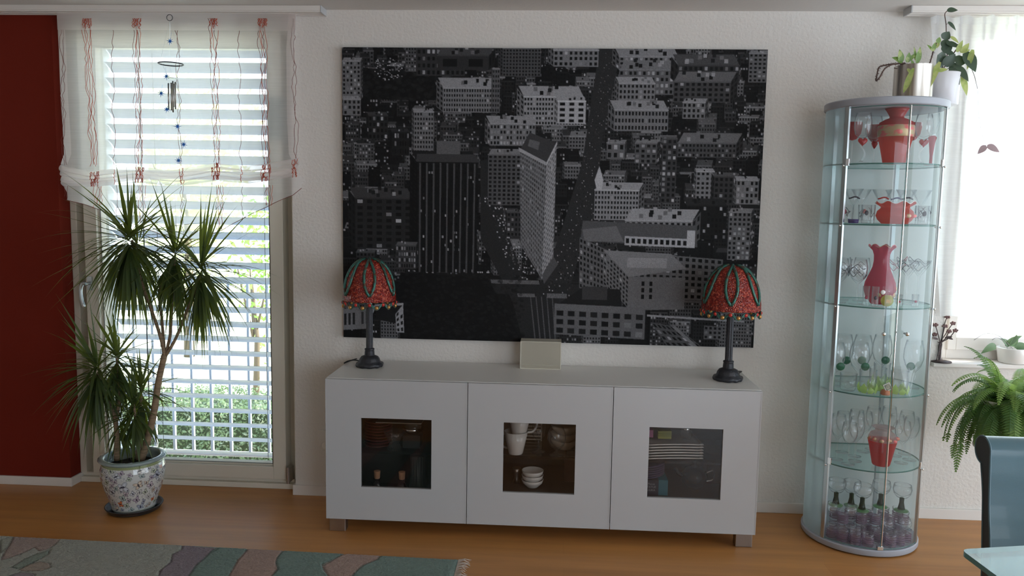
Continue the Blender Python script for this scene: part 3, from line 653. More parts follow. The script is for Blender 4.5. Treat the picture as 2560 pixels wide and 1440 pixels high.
    fac((857, 790), (925, 780), (925, 840), (857, 845), .22, 6, 1, wt=.03); pg([(945, 778), (1014, 772), (1000, 825), (945, 815)], .02); fac((995, 800), (1015, 774), (1018, 848), (998, 848), .33, 2, 4)
    pg([(940, 775), (1016, 770), (1016, 776), (945, 781)], .36); pg([(938, 778), (946, 778), (925, 820), (917, 820)], .36)
    # plain corner tower in the middle
    pg([(1312, 372), (1336, 328), (1404, 354), (1380, 408)], .06); pg([(1336, 345), (1362, 352), (1358, 372), (1332, 362)], .14)
    fac((1312, 372), (1380, 408), (1374, 700), (1318, 612), .19, 13, 22, wt=.05, lit=.03); fac((1380, 408), (1404, 354), (1402, 640), (1374, 700), .33, 6, 24, wt=.07, lit=.03)
    pg([(1309, 366), (1380, 402), (1380, 411), (1309, 375)], .34); pg([(1380, 402), (1406, 348), (1406, 356), (1380, 411)], .42)
    pg([(1374, 690), (1402, 640), (1415, 660), (1380, 712)], .10)
    n = np.random.RandomState(3).normal(0, 1, im.shape[:2]); n = (n+np.roll(n, 1, 0)+np.roll(n, 1, 1))/3
    im = im*(1+.25*n[..., None]); im = im.reshape(Hd//2, 2, Wd//2, 2, 3).mean((1, 3)); return np.clip(im, .004, 1)
PW, PH, PZ0, PT = 1.998, 1.3985, .8238, .0265
cv = thing('canvas_picture', (PW/2, 0, PZ0), 'large black and white canvas print of a city seen from above', 'picture')
MB().box(.0008, PW-.0008, -PT+.0006, -.0008, PZ0+.0008, PZ0+PH-.0008).build('stretched_canvas', mat('canvas_edge', (.03, .03, .032), .8), cv, bevel=.002)
img = city(); img = .006+np.clip(img, 0, 1)**1.18*1.05
o = fcolor_grid('printed_picture', lambda U, V: (U*PW, np.full_like(U, -PT), PZ0+PH*(1-V)), img, mat('ink_print', (.1, .1, .1), .75, attr='Col', spec=.12), cv); o.location = -cv.location

# ================================================================ beaded table lamps
M['bead_red'] = None
def beadmat():
    m, nt, p, out = _new('red_beads'); v = nt.nodes.new('ShaderNodeTexVoronoi'); v.inputs['Scale'].default_value = 165
    nt.links.new(_coord(nt), v.inputs['Vector']); r = nt.nodes.new('ShaderNodeValToRGB'); sp = nt.nodes.new('ShaderNodeSeparateColor')
    nt.links.new(v.outputs['Color'], sp.inputs[0]); nt.links.new(sp.outputs[0], r.inputs[0])
    e = r.color_ramp.elements; e[0].color = (.12, .006, .004, 1); e[1].color = (.52, .11, .06, 1); e[1].position = 1; e2 = r.color_ramp.elements.new(.72); e2.color = (.28, .018, .010, 1)
    nt.links.new(r.outputs[0], p.inputs['Base Color']); b = nt.nodes.new('ShaderNodeBump'); b.inputs['Strength'].default_value = 1; b.inputs['Distance'].default_value = .004; b.invert = True
    nt.links.new(v.outputs['Distance'], b.inputs['Height']); nt.links.new(b.outputs[0], p.inputs['Normal']); p.inputs['Roughness'].default_value = .25; return m
M['bead_red'] = beadmat()
M['patina'] = mat('teal_patina', (.045, .16, .13), .35, metal=.5, bump=(250, .6, .002), vary=((60, 60, 60), (.10, .05, .03), .5, .62))
M['goldstud'] = mat('gold_stud', (.52, .27, .09), .3, metal=.7)
M['redstud'] = mat('red_stud', (.50, .03, .02), .2)
def lamp(px, pyt, pyb, Y, label, rz, s, cordpts):
    base = PZ(px, pyb, SZ1); bz = SZ1
    t = thing('table_lamp', (base.x, base.y, bz+.0005), label, 'lamp', rz=rz); top = P(px, pyt, base.y).z-bz
    H = top/.512
    part(MB().lathe([(r_*H, z*H) for r_, z in [(.001, 0), (.060, 0), (.064, .004), (.066, .011), (.063, .018), (.052, .022), (.049, .030), (.047, .038), (.040, .048), (.026, .054), (.0225, .055), (.0235, .058), (.0225, .072), (.0215, .080), (.0235, .082), (.0225, .087), (.016, .089)]], n=48,
         warp=lambda r, z, a: (r*(1+.018*math.sin(12*a)*(1 if .02 < r else 0)), z+.0015*math.sin(9*a)*(r > .05))), 'base', M['darkmetal'], t, smooth=True)
    part(MB().lathe([(.0155*H, .086*H), (.0150*H, .285*H), (.0185*H, .287*H), (.0185*H, .292*H), (.001, .293*H)], n=48, warp=lambda r, z, a: (r*(1+.05*math.cos(12*a)), z)), 'pole', M['darkmetal'], t, smooth='auto')
    Rr, z0, zt = .124*H*s, .325*H, .512*H
    def dome(v): 
        a = v*math.pi/2; return Rr*math.cos(a)**.80 if v < 1 else .002, z0+(zt-z0)*(math.sin(a)**1.12)
    b = MB(); prof = [(Rr*.985, z0-.006)]+[dome(i/22) for i in range(23)]
    b.lathe(prof, n=96, warp=lambda r, z, a: (r*(1+.006*math.sin(31*a+z*900)), z+.001*math.sin(23*a+z*700)))
    shade = part(b, 'lamp_shade', M['bead_red'], t, smooth=True)
    b = MB()
    for k in range(6):                                    # long petals of teal wire
        a0 = math.pi*2*k/6-math.pi/2
        for sg in (-1, 1):
            pts = []
            for i in range(15):
                u = i/14; v = .09+.86*u; rr, zz = dome(v); da = sg*.235*math.sin(math.pi*u**.8)*(1-.0*u); pts.append(((rr+.003)*math.cos(a0+da), (rr+.003)*math.sin(a0+da), zz+.002))
            b.tube(pts, [.0066]*15, 6)
    part(b, 'petal_band', M['patina'], t, smooth=True)
    b = MB(); pts = []; n = 12
    for sg, dz in ((1, 0), (1, -.006)):
        pts = []
        for i in range(n*12+1):
            a = 2*math.pi*i/(n*12); pts.append(((Rr*.99)*math.cos(a), (Rr*.99)*math.sin(a), z0-.022+dz+.012*math.cos(n*a+math.pi/2*0)))
        b.tube(pts, .0028, 6, cap=False)
    part(b, 'scalloped_rim', M['patina'], t, smooth=True)
    for k in range(n):
        a = 2*math.pi*k/n
        o = MB().ball((0, 0, 0), .0085).build('red_stud', M['redstud'], None, smooth=True); o.parent = shade; o.location = (Rr*.985*math.cos(a), Rr*.985*math.sin(a), z0-.017)
        a += math.pi/n
        o = MB().ball((0, 0, 0), .0095).build('gold_stud', M['goldstud'], None, smooth=True); o.parent = shade; o.location = (Rr*.99*math.cos(a), Rr*.99*math.sin(a), z0-.030)
    part(MB().lathe([(.012, .29*H), (.012, .33*H), (.024, .34*H), (.028, .39*H), (.001, .42*H)], n=16), 'bulb', mat('frosted_bulb', (.6, .58, .5), .4), t, smooth=True)
    b = MB(); b.tube([(0, 0, .29*H), (0, 0, .50*H)], .003, 6)
    for k in range(3):
        a = 2*math.pi*k/3; rr, zz = dome(.93); b.tube([(0, 0, zz-.006), (rr*math.cos(a), rr*math.sin(a), zz-.004)], .002, 6)
    part(b, 'shade_carrier', M['darkmetal'], t)
    c = smooth_pts([(q[0]-base.x, q[1]-base.y, q[2]-bz) for q in cordpts], 6)
    if rz: c = [Matrix.Rotation(-rz, 3, 'Z') @ q for q in c]
    part(MB().tube(c, .0028, 8), 'cord', M['black'], t, smooth=True)
L0 = PZ(922, 916, SZ1); R0 = PZ(1822, 950, SZ1)
lamp(924, 648, 916, 0, 'red beaded table lamp standing on the left end of the white sideboard', R(13.6), 1.0,
     [(L0.x-.045, L0.y+.02, SZ1+.02), (L0.x-.08, L0.y+.03, SZ1+.022), (L0.x-.115, L0.y+.05, SZ1+.012), (L0.x-.13, L0.y+.04, SZ1+.0035), (L0.x-.115, -.05, SZ1+.003), (L0.x-.10, -.008, SZ1+.003)])
lamp(1819, 664, 950, 0, 'red beaded table lamp standing on the right end of the white sideboard', R(-12.8), 1.03,
     [(R0.x+.045, R0.y+.02, SZ1+.022), (R0.x+.06, R0.y+.05, SZ1+.025), (R0.x+.085, R0.y+.12, SZ1+.016), (R0.x+.085, R0.y+.19, SZ1+.003), (R0.x+.08, -.008, SZ1+.003)])
# cream plastic cover between the sideboard top and the canvas
cb = thing('cable_cover', (.975, -.07, SZ1), 'cream see-through plastic box standing under the middle of the city picture', 'box')
a, c_ = P(1301, 923, -.115), P(1401, 923, -.115); zt = P(1301, 853, -.115).z
MB().box(a.x, c_.x, -.115, -.03, SZ1, zt).build('cover', M['acrylic'], cb, bevel=.001)
MB().box(a.x-.001, c_.x+.001, -.1165, -.1152, SZ1+.018, SZ1+.0205).build('seam_line', mat('cream_line', (.45, .42, .34), .4), cb)
b = MB(); b.box(a.x-.002, a.x+.002, -.117, -.028, SZ1, zt); b.box(c_.x-.002, c_.x+.002, -.117, -.028, SZ1, zt); b.box(a.x, c_.x, -.117, -.028, zt-.002, zt+.0005); b.box(a.x, c_.x, -.117, -.028, SZ1, SZ1+.003)
b.build('edge_strip', mat('cream_edge', (.66, .63, .53), .2), cb)
# ================================================================ round glass display cabinet
CX, CY, CR = 2.46, -.238, .243
cab = thing('display_cabinet', (CX, CY, 0), 'tall round glass display cabinet full of glassware beside the sideboard', 'cabinet')
def arcpts(r, a0, a1, n): return [(r*math.cos(R(a0+(a1-a0)*i/n)), r*math.sin(R(a0+(a1-a0)*i/n))) for i in range(n+1)]
b = MB(); b.lathe([(.001, .006), (CR+.001, .006), (CR+.005, .012), (CR+.005, .030), (CR+.001, .034), (.001, .034)], n=96)
part(b, 'base_board', M['greytop'], cab, smooth='auto')
b = MB()
for a in (40, 140, 220, 320): b.lathe([(.001, 0), (.02, 0), (.02, .006), (.001, .006)], c=(.18*math.cos(R(a)), .18*math.sin(R(a)), 0), n=16)
part(b, 'glide', M['black'], cab)
b = MB(); b.lathe([(.001, 1.922), (CR+.002, 1.922), (CR+.006, 1.926), (CR+.006, 1.949), (CR+.002, 1.953), (.001, 1.953)], n=96)
part(b, 'top_board', M['greytop'], cab, smooth='auto')
A0, A1 = 212, 323                                      # the two doors span this arc, the frosted sides the rest
def curved(a0, a1, r, th, z0, z1, n=20):
    b = MB(); o_, i_ = arcpts(r, a0, a1, n), arcpts(r-th, a0, a1, n); poly = o_+i_[::-1]
    m_ = len(poly); b.add([(x, y, z) for z in (z0, z1) for x, y in poly],
        [(k, k+1, 2*n+1-k-1, 2*n+1-k) for k in range(n)]+[(m_+k, m_+2*n+1-k, m_+2*n-k, m_+k+1) for k in range(n)]+[(k, (k+1) % m_, m_+(k+1) % m_, m_+k) for k in range(m_)]); return b
def curved1(a0, a1, r, z0, z1, n=24):
    b = MB(); p_ = arcpts(r, a0, a1, n); b.add([(x, y, z) for z in (z0, z1) for x, y in p_], [(k, k+1, n+2+k, n+1+k) for k in range(n)]); return b
MA = 97                                                # half opening of the back mirror, measured from the back
part(curved1(A1-360+1.2, 90-38, CR-.003, .036, 1.921), 'frosted_side', M['doorglass'] if 0 else M['frosted'], cab, smooth=True)
part(curved1(90+38, A0-1.2, CR-.003, .036, 1.921), 'frosted_side', M['frosted'], cab, smooth=True)
my = CR*math.sin(R(52))
part(MB().box(-CR*math.cos(R(52)), CR*math.cos(R(52)), my-.004, my, .036, 1.921), 'back_panel', glass('back_glass', (.95, .985, .98), ior=1.2, haze=.30, hazecol=(.84, .89, .93)), cab)
for a in (A0, A1):                                     # front posts: flat bars standing radially
    ux, uy = math.cos(R(a)), math.sin(R(a)); tx, ty = -uy, ux
    b = MB(); w, d = .0095, .012
    q = [(ux*(CR+s1*d*.5-.004)+tx*s2*w, uy*(CR+s1*d*.5-.004)+ty*s2*w) for s1, s2 in ((-1, -1), (1, -1), (1, 1), (-1, 1))]
    b.prism(q, 'z', .034, 1.922); part(b, 'post', M['alu'], cab, bevel=.0015)
for a in (52, 128):
    x, y = (CR-.010)*math.cos(R(a)), (CR-.010)*math.sin(R(a))
    part(MB().box(x-.009, x+.009, y-.009, y+.006, .034, 1.922), 'back_post', M['alu'], cab, bevel=.0015)
for s_, a0, a1 in (('l', A0+1.2, 270.2), ('r', 271.2, A1-1.2)):
    b = MB(); z0, z1 = .040, 1.916; n = 22; p_ = arcpts(CR-.001, a0, a1, n)
    b.add([(x, y, z) for z in (z0, z1) for x, y in p_], [(k, k+1, n+2+k, n+1+k) for k in range(n)])
    d = part(b, 'door', M['doorglass'], cab, smooth=True)
    b = MB()                                           # ground glass edges
    for z in (z0, z1): b.tube([(x, y, z) for x, y in p_], .0015, 5)
    for x, y in (p_[0], p_[-1]): b.tube([(x, y, z0), (x, y, z1)], .0012 if (x, y) == (p_[0] if s_ == 'r' else p_[-1]) else .001, 5)
    part(b, 'glass_edge', M['glassedge'], d)
    if s_ == 'r': part(MB().tube([(p_[0][0], p_[0][1]-.0012, z0), (p_[0][0], p_[0][1]-.0012, z1)], .0022, 6), 'door_seal', M['chrome'], d)
    ka = R(270-11 if s_ == 'l' else 270+10); kz = P(2208 if s_ == 'l' else 2262, 834, CY-CR).z
    kp = Vector((math.cos(ka), math.sin(ka), 0)); b = MB(); b.tube([kp*(CR-.003), kp*(CR+.012)], .004, 8); b.ball(kp*(CR+.018), .0085)
    for v in b.v: pass
    part(b, 'knob', M['chrome'], d, smooth=True, ).location.z = kz
    for hz_ in (.39, 1.69):
        ha = R(A0+3.5 if s_ == 'l' else A1-3.5); hp = Vector((math.cos(ha), math.sin(ha), 0)); b = MB(); b.box(-.008, .008, -.004, .004, hz_-.015, hz_+.015)
        b.v = [tuple(Matrix.Rotation(ha+math.pi/2, 3, 'Z') @ Vector(v)+hp*(CR-.001)) for v in b.v]; part(b, 'hinge', M['chrome'], d, bevel=.001)
b = MB(); b.box(-.012, .012, -CR-.004, -CR+.012, .036, .052); b.lathe([(.001, 0), (.006, 0), (.006, .004), (.001, .004)], c=(0, 0, .0), n=14)
part(b, 'lock', M['chrome'], cab, bevel=.001)
SZS = [1.6830, 1.4294, 1.0815, .7050, .3775]
for z in SZS:
    b = MB(); b.lathe([(.001, z-.004), (CR-.010, z-.004), (CR-.010, z+.003), (.001, z+.003)], n=72)
    cut = my-.012; b.v = [(x, min(y, cut), zz) for x, y, zz in b.v]
    sh = part(b, 'glass_shelf', M['shelfglass'], cab, smooth='auto')
    b = MB(); b.tube([(x, min(y, cut), z-.0005) for x, y in arcpts(CR-.0095, 0, 360, 72)], .0030, 5, cap=False); part(b, 'shelf_edge', M['glassedge'], sh)
    b = MB()
    for a in (A0, A1, 52, 128):
        x, y = (CR-.012)*math.cos(R(a)), (CR-.012)*math.sin(R(a)); b.ball((x, y, z-.007), .005, 8)
        if a in (A0, A1): x, y = (CR+.006)*math.cos(R(a)), (CR+.006)*math.sin(R(a)); b.ball((x, y, z-.007), .005, 8)
    o = part(b, 'shelf_pin', M['chrome'], sh, smooth=True)

# ---------------------------------------------------------------- glassware
M['red_glass'] = mat('red_glaze', (.50, .03, .028), .15, coat=.6)
M['red_trans'] = glass('red_glass_body', (.75, .12, .12), .05, haze=.55, hazecol=(.62, .05, .05))
M['pink_trans'] = glass('pink_glass_body', (.72, .22, .32), .05, haze=.6, hazecol=(.55, .07, .13))
M['coral_trans'] = glass('coral_glass_body', (.8, .20, .16), .05, haze=.6, hazecol=(.66, .09, .06))
M['gold_band'] = mat('gold_leaf_band', (.42, .30, .16), .35, metal=.3, vary=((28, 28, 45), (.62, .12, .12), .52, .6), bump=(90, .4, .002))
M['green_stem'] = glass('bottle_green_glass', (.03, .10, .04), .05, haze=.5, hazecol=(.02, .06, .02))
M['green_foot'] = glass('pale_green_glass', (.45, .72, .45), .05, haze=.35, hazecol=(.25, .5, .25))
M['lime'] = glass('lime_petal', (.62, .85, .35), .1, haze=.65, hazecol=(.55, .75, .25))
M['bottlegreen'] = glass('green_spot', (.10, .40, .25), .1, haze=.6, hazecol=(.04, .25, .14))
M['purple'] = glass('purple_band', (.74, .62, .72), .05, haze=.28, hazecol=(.40, .26, .38))
M['violet'] = glass('violet_glass', (.22, .14, .42), .05, haze=.5, hazecol=(.14, .08, .34))
M['ink'] = glass('ink_scroll', (.25, .25, .32), .1, haze=.4, hazecol=(.10, .08, .12))
M['yellowoil'] = glass('yellow_oil', (.80, .78, .22), .05, haze=.6, hazecol=(.62, .60, .12))
M['terracotta'] = mat('terracotta', (.46, .15, .06), .7)
WINE = [(.001, .001), (.030, .001), (.031, .003), (.006, .006), (.0035, .015), (.0035, .085), (.008, .094), (.024, .110), (.034, .135), (.036, .160), (.030, .195), (.0285, .195), (.034, .160), (.032, .135), (.022, .112), (.001, .098)]
def stemmed(kind, k=1, hs=1): return [(r*k, z*hs) for r, z in kind]
def GX(px, si, Y):                                    # place on shelf si below the pixel column px at depth Y
    z = SZS[si]+.0035 if si < 5 else .0345
    lo, hi = -3., 6.
    for _ in range(40):
        m_ = (lo+hi)/2; d = np.array([m_, Y, z])-CAM
        if 1280+FPX*(d@RI)/(d@FW) < px: lo = m_
        else: hi = m_
    return (lo, Y, z)
def glassobj(name, loc, label, prof, m=None, cat='glass', group=None, n=26, parts=(), warp=None, rz=0):
    t = thing(name, loc, label, cat, group, rz)
    part(MB().lathe(prof, n=n, warp=warp), 'glass_body', m or M['clear'], t, smooth=True)
    for nm, mb, mm in parts: part(mb, nm, mm, t, smooth=True)
    return t
def heart(w, th):
    b = MB(); pts = []
    for i in range(24):
        a = 2*math.pi*i/24; pts.append((w/32*16*math.sin(a)**3, w/32*(13*math.cos(a)-5*math.cos(2*a)-2*math.cos(3*a)-math.cos(4*a))))
    for s in (-1, 1):
        n0 = len(b.v); b.add([(x, 0, z) for x, z in pts]+[(x*.6, s*th*.8, z*.6) for x, z in pts]+[(0, s*th, 0)], [(i, (i+1) % 24, 24+(i+1) % 24, 24+i) for i in range(24)]+[(24+i, 24+(i+1) % 24, 48) for i in range(24)])
    return b
def moved(b, dx, dy, dz): b.v = [(x+dx, y+dy, z+dz) for x, y, z in b.v]; return b
# --- top shelf
def heartglass(loc, label, rz, sg=1):
    bowl = [(.001, .108), (.012, .106), (.030, .122), (.036, .150), (.035, .180), (.029, .212), (.0275, .212), (.033, .180), (.034, .15), (.028, .126), (.001, .114)]
    foot = [(.001, .001), (.032, .001), (.033, .003), (.008, .007), (.004, .012), (.001, .013)]
    st = MB().tube(smooth_pts([(0, 0, .010), (sg*.012, 0, .03), (sg*.010, 0, .055), (-sg*.006, 0, .075), (-sg*.004, 0, .085)], 6), .0042, 8)
    hp = moved(heart(.040, .010), 0, -.006, .092)
    t = thing('heart_stem_glass', loc, label, 'glass', 'wine glasses with red glass hearts on the top shelf', rz)
    part(MB().lathe(bowl, n=30), 'bowl', M['clear'], t, smooth=True); part(st, 'curved_stem', M['clear'], t, smooth=True); part(MB().lathe(foot, n=28), 'foot', M['clear'], t, smooth=True)
    part(hp, 'red_heart', M['red_trans'], t, smooth=True)
heartglass(GX(2152, 0, -.36), 'wine glass with a red heart stem, left front of the top cabinet shelf', 0, 1)
heartglass(GX(2304, 0, -.33), 'wine glass with a red heart on its curved stem, right of the big red vase', 0, -1)
heartglass(GX(2180, 0, -.24), 'wine glass with a red heart behind the left front one, top shelf', R(40), 1)
vz = GX(2234, 0, -.335); t = thing('amphora_vase', vz, 'tall red glass vase with gold flower band and flared mouth on the top shelf', 'vase')
part(MB().lathe([(.001, .001), (.042, .001), (.045, .006), (.056, .06), (.068, .112), (.0685, .114)], n=40), 'lower_body', M['coral_trans'], t, smooth=True)
part(MB().lathe([(.0685, .114), (.0705, .117), (.073, .14), (.072, .158), (.070, .162)], n=40), 'flower_band', M['gold_band'], t, smooth=True)
part(MB().lathe([(.070, .162), (.066, .176), (.045, .188), (.029, .194), (.028, .200), (.040, .222), (.048, .233), (.046, .233), (.026, .201), (.026, .192), (.066, .170)], n=40), 'neck', M['red_trans'], t, smooth=True)
def goblet(loc, label, m, tall=0, rz=0, group=None):
    t = thing('goblet', loc, label, 'glass', group, rz)
    part(MB().lathe([(.001, .001), (.03, .001), (.031, .003), (.007, .007), (.004, .02), (.004, .10), (.007, .108)], n=24), 'stem', M['clear'], t, smooth=True)
    part(MB().lathe([(.001, .107), (.016, .112), (.033, .135), (.038, .165), (.0375, .185), (.036, .185), (.032, .137), (.001, .112)], n=30), 'bowl', m, t, smooth=True)
goblet(GX(2127, 0, -.235), 'goblet with a red bowl at the far left back of the top shelf', M['red_trans'], group='red bowled goblets on the top shelf')
goblet(GX(2274, 0, -.245), 'goblet with a red bowl just right of the big red vase', M['red_trans'], group='red bowled goblets on the top shelf')
goblet(GX(2196, 0, -.15), 'goblet with a red bowl hidden behind the big red vase', M['red_trans'], group='red bowled goblets on the top shelf')
t = thing('flute_glass', GX(2326, 0, -.29), 'slim champagne flute with a long tapering red stem at the right of the top shelf', 'glass')
part(MB().lathe([(.001, .001), (.028, .001), (.029, .003), (.006, .005), (.006, .04), (.012, .095), (.017, .118), (.012, .126)], n=24), 'red_stem', M['red_trans'], t, smooth=True)
part(MB().lathe([(.010, .124), (.022, .15), (.026, .185), (.022, .222), (.021, .222), (.024, .185), (.001, .128)], n=26), 'bowl', M['clear'], t, smooth=True)
glassobj('swan_glass', GX(2212, 0, -.16), 'clear round glass ornament between the heart glasses and the red vase', stemmed(WINE, .8, 1.08))
# --- second shelf
def ruffle(k, r0, amp, z0, az, ph=0):
    return lambda r, z, a: (r*(1+amp*max(0, (r-r0)/r0)*math.cos(k*a+ph)) if r > r0 and z > z0 else r, z+(az*math.cos(k*a+ph) if z > z0 and r > r0 else 0))
bwl = GX(2233, 1, -.345); t = thing('ruffled_bowl', bwl, 'wide coral red glass bowl with wavy white edged rim on the second shelf', 'bowl')
pr = [(.001, .001), (.052, .001), (.054, .004), (.068, .018), (.075, .035), (.070, .055), (.058, .066), (.056, .072), (.064, .083), (.078, .092)]
wf = lambda r, z, a: (r*(1+.03*math.sin(8*a)*(z > .08)), z+(.0055*math.cos(8*a) if z > .08 else 0))
part(MB().lathe(pr, n=96, warp=wf), 'bowl_body', M['coral_trans'], t, smooth=True)
b = MB(); b.tube([((.078)*(1+.03*math.sin(8*a))*math.cos(a), (.078)*(1+.03*math.sin(8*a))*math.sin(a), .092+.0055*math.cos(8*a)) for a in np.linspace(0, 2*math.pi, 97)], .0012, 5, cap=False)
part(b, 'white_rim', M['porcelain'], t, smooth=True)
b = MB()
for a in (-1.2, -.6): b.ball((.074*math.cos(a), .074*math.sin(a), .036), .012, 8, sq=(1, .25, .7))
part(b, 'gold_flower', M['gold_band'], t, smooth=True)
TUMB = [(.001, .001), (.024, .001), (.025, .003), (.028, .08), (.0268, .08), (.024, .014), (.001, .012)]
def decor_tumbler(px, Y, label, colour, group, rz=0, s=1, si=1):
    t = thing('tumbler', GX(px, si, Y), label, 'glass', group, rz); t.scale = (s, s, s)
    part(MB().lathe(TUMB, n=24), 'glass_body', M['clear'], t, smooth=True)
    b = MB(); rr = random.Random(px)
    for k in range(4):
        a = rr.uniform(0, 6.28); z = rr.uniform(.02, .05); pts = [(.0275*math.cos(a+.5*math.sin(u*5)*u), .0275*math.sin(a+.5*math.sin(u*5)*u), z+u*.02+.006*math.sin(u*9)) for u in np.linspace(0, 1, 14)]
        b.tube(pts, .0012, 5)
    part(b, 'painted_scroll', M['ink'], t)
    b = MB(); a = -math.pi/2-.3+rr.uniform(-.4, .4); b.ball((.0275*math.cos(a), .0275*math.sin(a), rr.uniform(.03, .055)), .008, 8, sq=(1, .4, 1.3)); part(b, 'painted_flower', colour, t, smooth=True)
g2 = 'painted tumblers on the second shelf'
decor_tumbler(2119, -.33, 'small painted tumbler with a pink flower, leftmost on the second shelf', M['pink_trans'], g2)
decor_tumbler(2150, -.37, 'small painted tumbler with dark scrolls, second from the left on the second shelf', M['ink'], g2)
decor_tumbler(2170, -.33, 'small painted tumbler with a red flower left of the ruffled red bowl', M['red_trans'], g2)
decor_tumbler(2289, -.35, 'small clear tumbler with faint scrolls right of the ruffled red bowl', M['ink'], g2)
decor_tumbler(2309, -.30, 'small clear tumbler at the right end of the second shelf', M['ink'], g2)
vt = thing('violet_tealight', GX(2138, 1, -.39), 'short violet glass tealight cup at the left front of the second shelf', 'tealight')
part(MB().lathe([(.001, .001), (.020, .001), (.022, .018), (.0205, .018), (.018, .005), (.001, .005)], n=26), 'cup', M['violet'], vt, smooth=True)
MART = [(.001, .001), (.030, .001), (.031, .003), (.005, .006), (.004, .07), (.006, .075), (.042, .150), (.0405, .150), (.001, .078)]
g3 = 'cone shaped cocktail glasses at the back of the second shelf'
def martini(px, Y, label, dec, rz=0):
    t = thing('cocktail_glass', GX(px, 1, Y), label, 'glass', g3, rz); part(MB().lathe(MART, n=30), 'glass_body', M['clear'], t, smooth=True)
    if dec:
        b = MB(); b.tube([((.024+.002)*math.cos(a), (.026)*math.sin(a), .108+.006*math.sin(3*a)+(.02*abs(a+1.57)*.3)) for a in np.linspace(-2.6, -.5, 16)], .0035, 6); part(b, 'coloured_band', dec, t, smooth=True)
martini(2158, -.20, 'cone shaped cocktail glass behind the painted tumblers on the left of the second shelf', None)
martini(2136, -.27, 'cone shaped cocktail glass with a bluish stem, far left of the second shelf', M['ink'])
martini(2193, -.23, 'cone shaped cocktail glass with a red painted band above the ruffled bowl', M['red_trans'])
martini(2238, -.18, 'cone shaped cocktail glass with blue trim behind the ruffled bowl', M['violet'])
martini(2278, -.22, 'cone shaped cocktail glass with grey scrolls right of the door gap', M['ink'])
martini(2306, -.23, 'cone shaped cocktail glass at the far right of the second shelf', None)
# --- third shelf
pv = GX(2189, 2, -.35); t = thing('ruffled_vase', pv, 'pink red glass vase with wavy rim in the middle of the third shelf', 'vase')
pr = [(.001, .001), (.036, .001), (.040, .006), (.060, .03), (.070, .060), (.066, .090), (.050, .125), (.037, .155), (.033, .180), (.034, .205), (.040, .228), (.056, .243)]
wf = lambda r, z, a: (r*(1+.06*math.sin(7*a)*(z > .235)), z+(.006*math.cos(7*a) if z > .235 else 0))
part(MB().lathe([(r*.93, z*1.04) for r, z in pr], n=84, warp=wf), 'vase_body', M['pink_trans'], t, smooth=True)
b = MB(); b.tube([((.052)*(1+.06*math.sin(7*a))*math.cos(a), (.052)*(1+.06*math.sin(7*a))*math.sin(a), .2528+.006*math.cos(7*a)) for a in np.linspace(0, 2*math.pi, 85)], .0011, 5, cap=False); part(b, 'rim_line', M['gold_band'], t)
b = MB()
for i in range(5): a = -1.9+i*.35; b.ball((.058*math.cos(a), .058*math.sin(a), .05+.02*math.sin(i*2)), .011, 8, sq=(1, .3, 1.2))
part(b, 'gold_flower', M['gold_band'], t, smooth=True)
gs = 'wine glasses with brown scrolls on the third shelf'
def scrollglass(px, Y, label, k=1.0, kind=WINE, group=gs, si=2, red=None):
    t = thing('wine_glass', GX(px, si, Y), label, 'glass', group); part(MB().lathe([(r*k, z) for r, z in kind], n=28), 'glass_body', M['clear'], t, smooth=True)
    b = MB(); rr = random.Random(px*3); top = max(z for r, z in kind)
    zb = .12 if kind is WINE else .15
    for j in range(5):
        a0 = rr.uniform(0, 6.28); pts = []
        for u in np.linspace(0, 1, 16):
            z = zb+.022*j/2+.010*math.sin(u*8+j); r = np.interp(z, [.098, .110, .135, .160, .195], [.008, .024, .034, .036, .030])*k if kind is WINE else np.interp(z, [.12, .165, .20], [.006, .040, .046])
            a = a0+u*1.8; pts.append(((r+.0006)*math.cos(a), (r+.0006)*math.sin(a), z))
        b.tube(pts, .0012, 5)
    part(b, 'painted_scroll', red or M['ink'], t)
scrollglass(2110, -.34, 'big wine glass with gold and brown scrolls, leftmost on the third shelf', 1.0)
scrollglass(2133, -.37, 'big wine glass with brown scrolls standing second from the left on the third shelf', 1.05)
scrollglass(2150, -.26, 'big wine glass with dark scrolls just left of the pink ruffled vase', 1.0)
scrollglass(2118, -.22, 'big wine glass standing behind the leftmost ones on the third shelf', 1.0)
MARG = [(.001, .001), (.032, .001), (.033, .003), (.006, .006), (.004, .02), (.004, .11), (.006, .120), (.024, .145), (.038, .165), (.047, .190), (.045, .190), (.001, .124)]
gm = 'wide margarita glasses with painted rims on the third shelf'
scrollglass(2237, -.24, 'wide cocktail glass with red painted rim right behind the pink vase', 1, MARG, gm, red=M['pink_trans'])
scrollglass(2267, -.30, 'wide cocktail glass with a lilac rim in the middle right of the third shelf', 1, MARG, gm)
scrollglass(2305, -.28, 'wide cocktail glass with dark scrolls, rightmost on the third shelf', 1, MARG, gm)
SHOT = [(.001, .001), (.013, .001), (.0135, .003), (.0145, .078), (.0133, .078), (.011, .018), (.001, .016)]
gh = 'slim shot glasses at the front of the third shelf'
for px, Y, lab in ((2157, -.44, 'slim straight shot glass with a red dot, left front of the third shelf'), (2189, -.45, 'slim straight shot glass right in front of the pink vase'), (2243, -.43, 'slim painted shot glass just right of the yellow oil bottle'), (2287, -.41, 'slim painted shot glass with a pink dot at the right front of the third shelf')):
    s = .62 if px > 2240 else 1.0
    t = thing('shot_glass', GX(px, 2, Y), lab, 'glass', gh); t.scale = (1, 1, s*1.1 if s < 1 else 1.1); part(MB().lathe(SHOT, n=20), 'glass_body', M['clear'], t, smooth=True)
    part(moved(MB().ball((0, 0, 0), .006, 8, sq=(1, .35, 1.2)), -.004, -.0135, .035), 'painted_dot', M['pink_trans'] if px != 2189 else M['ink'], t, smooth=True)
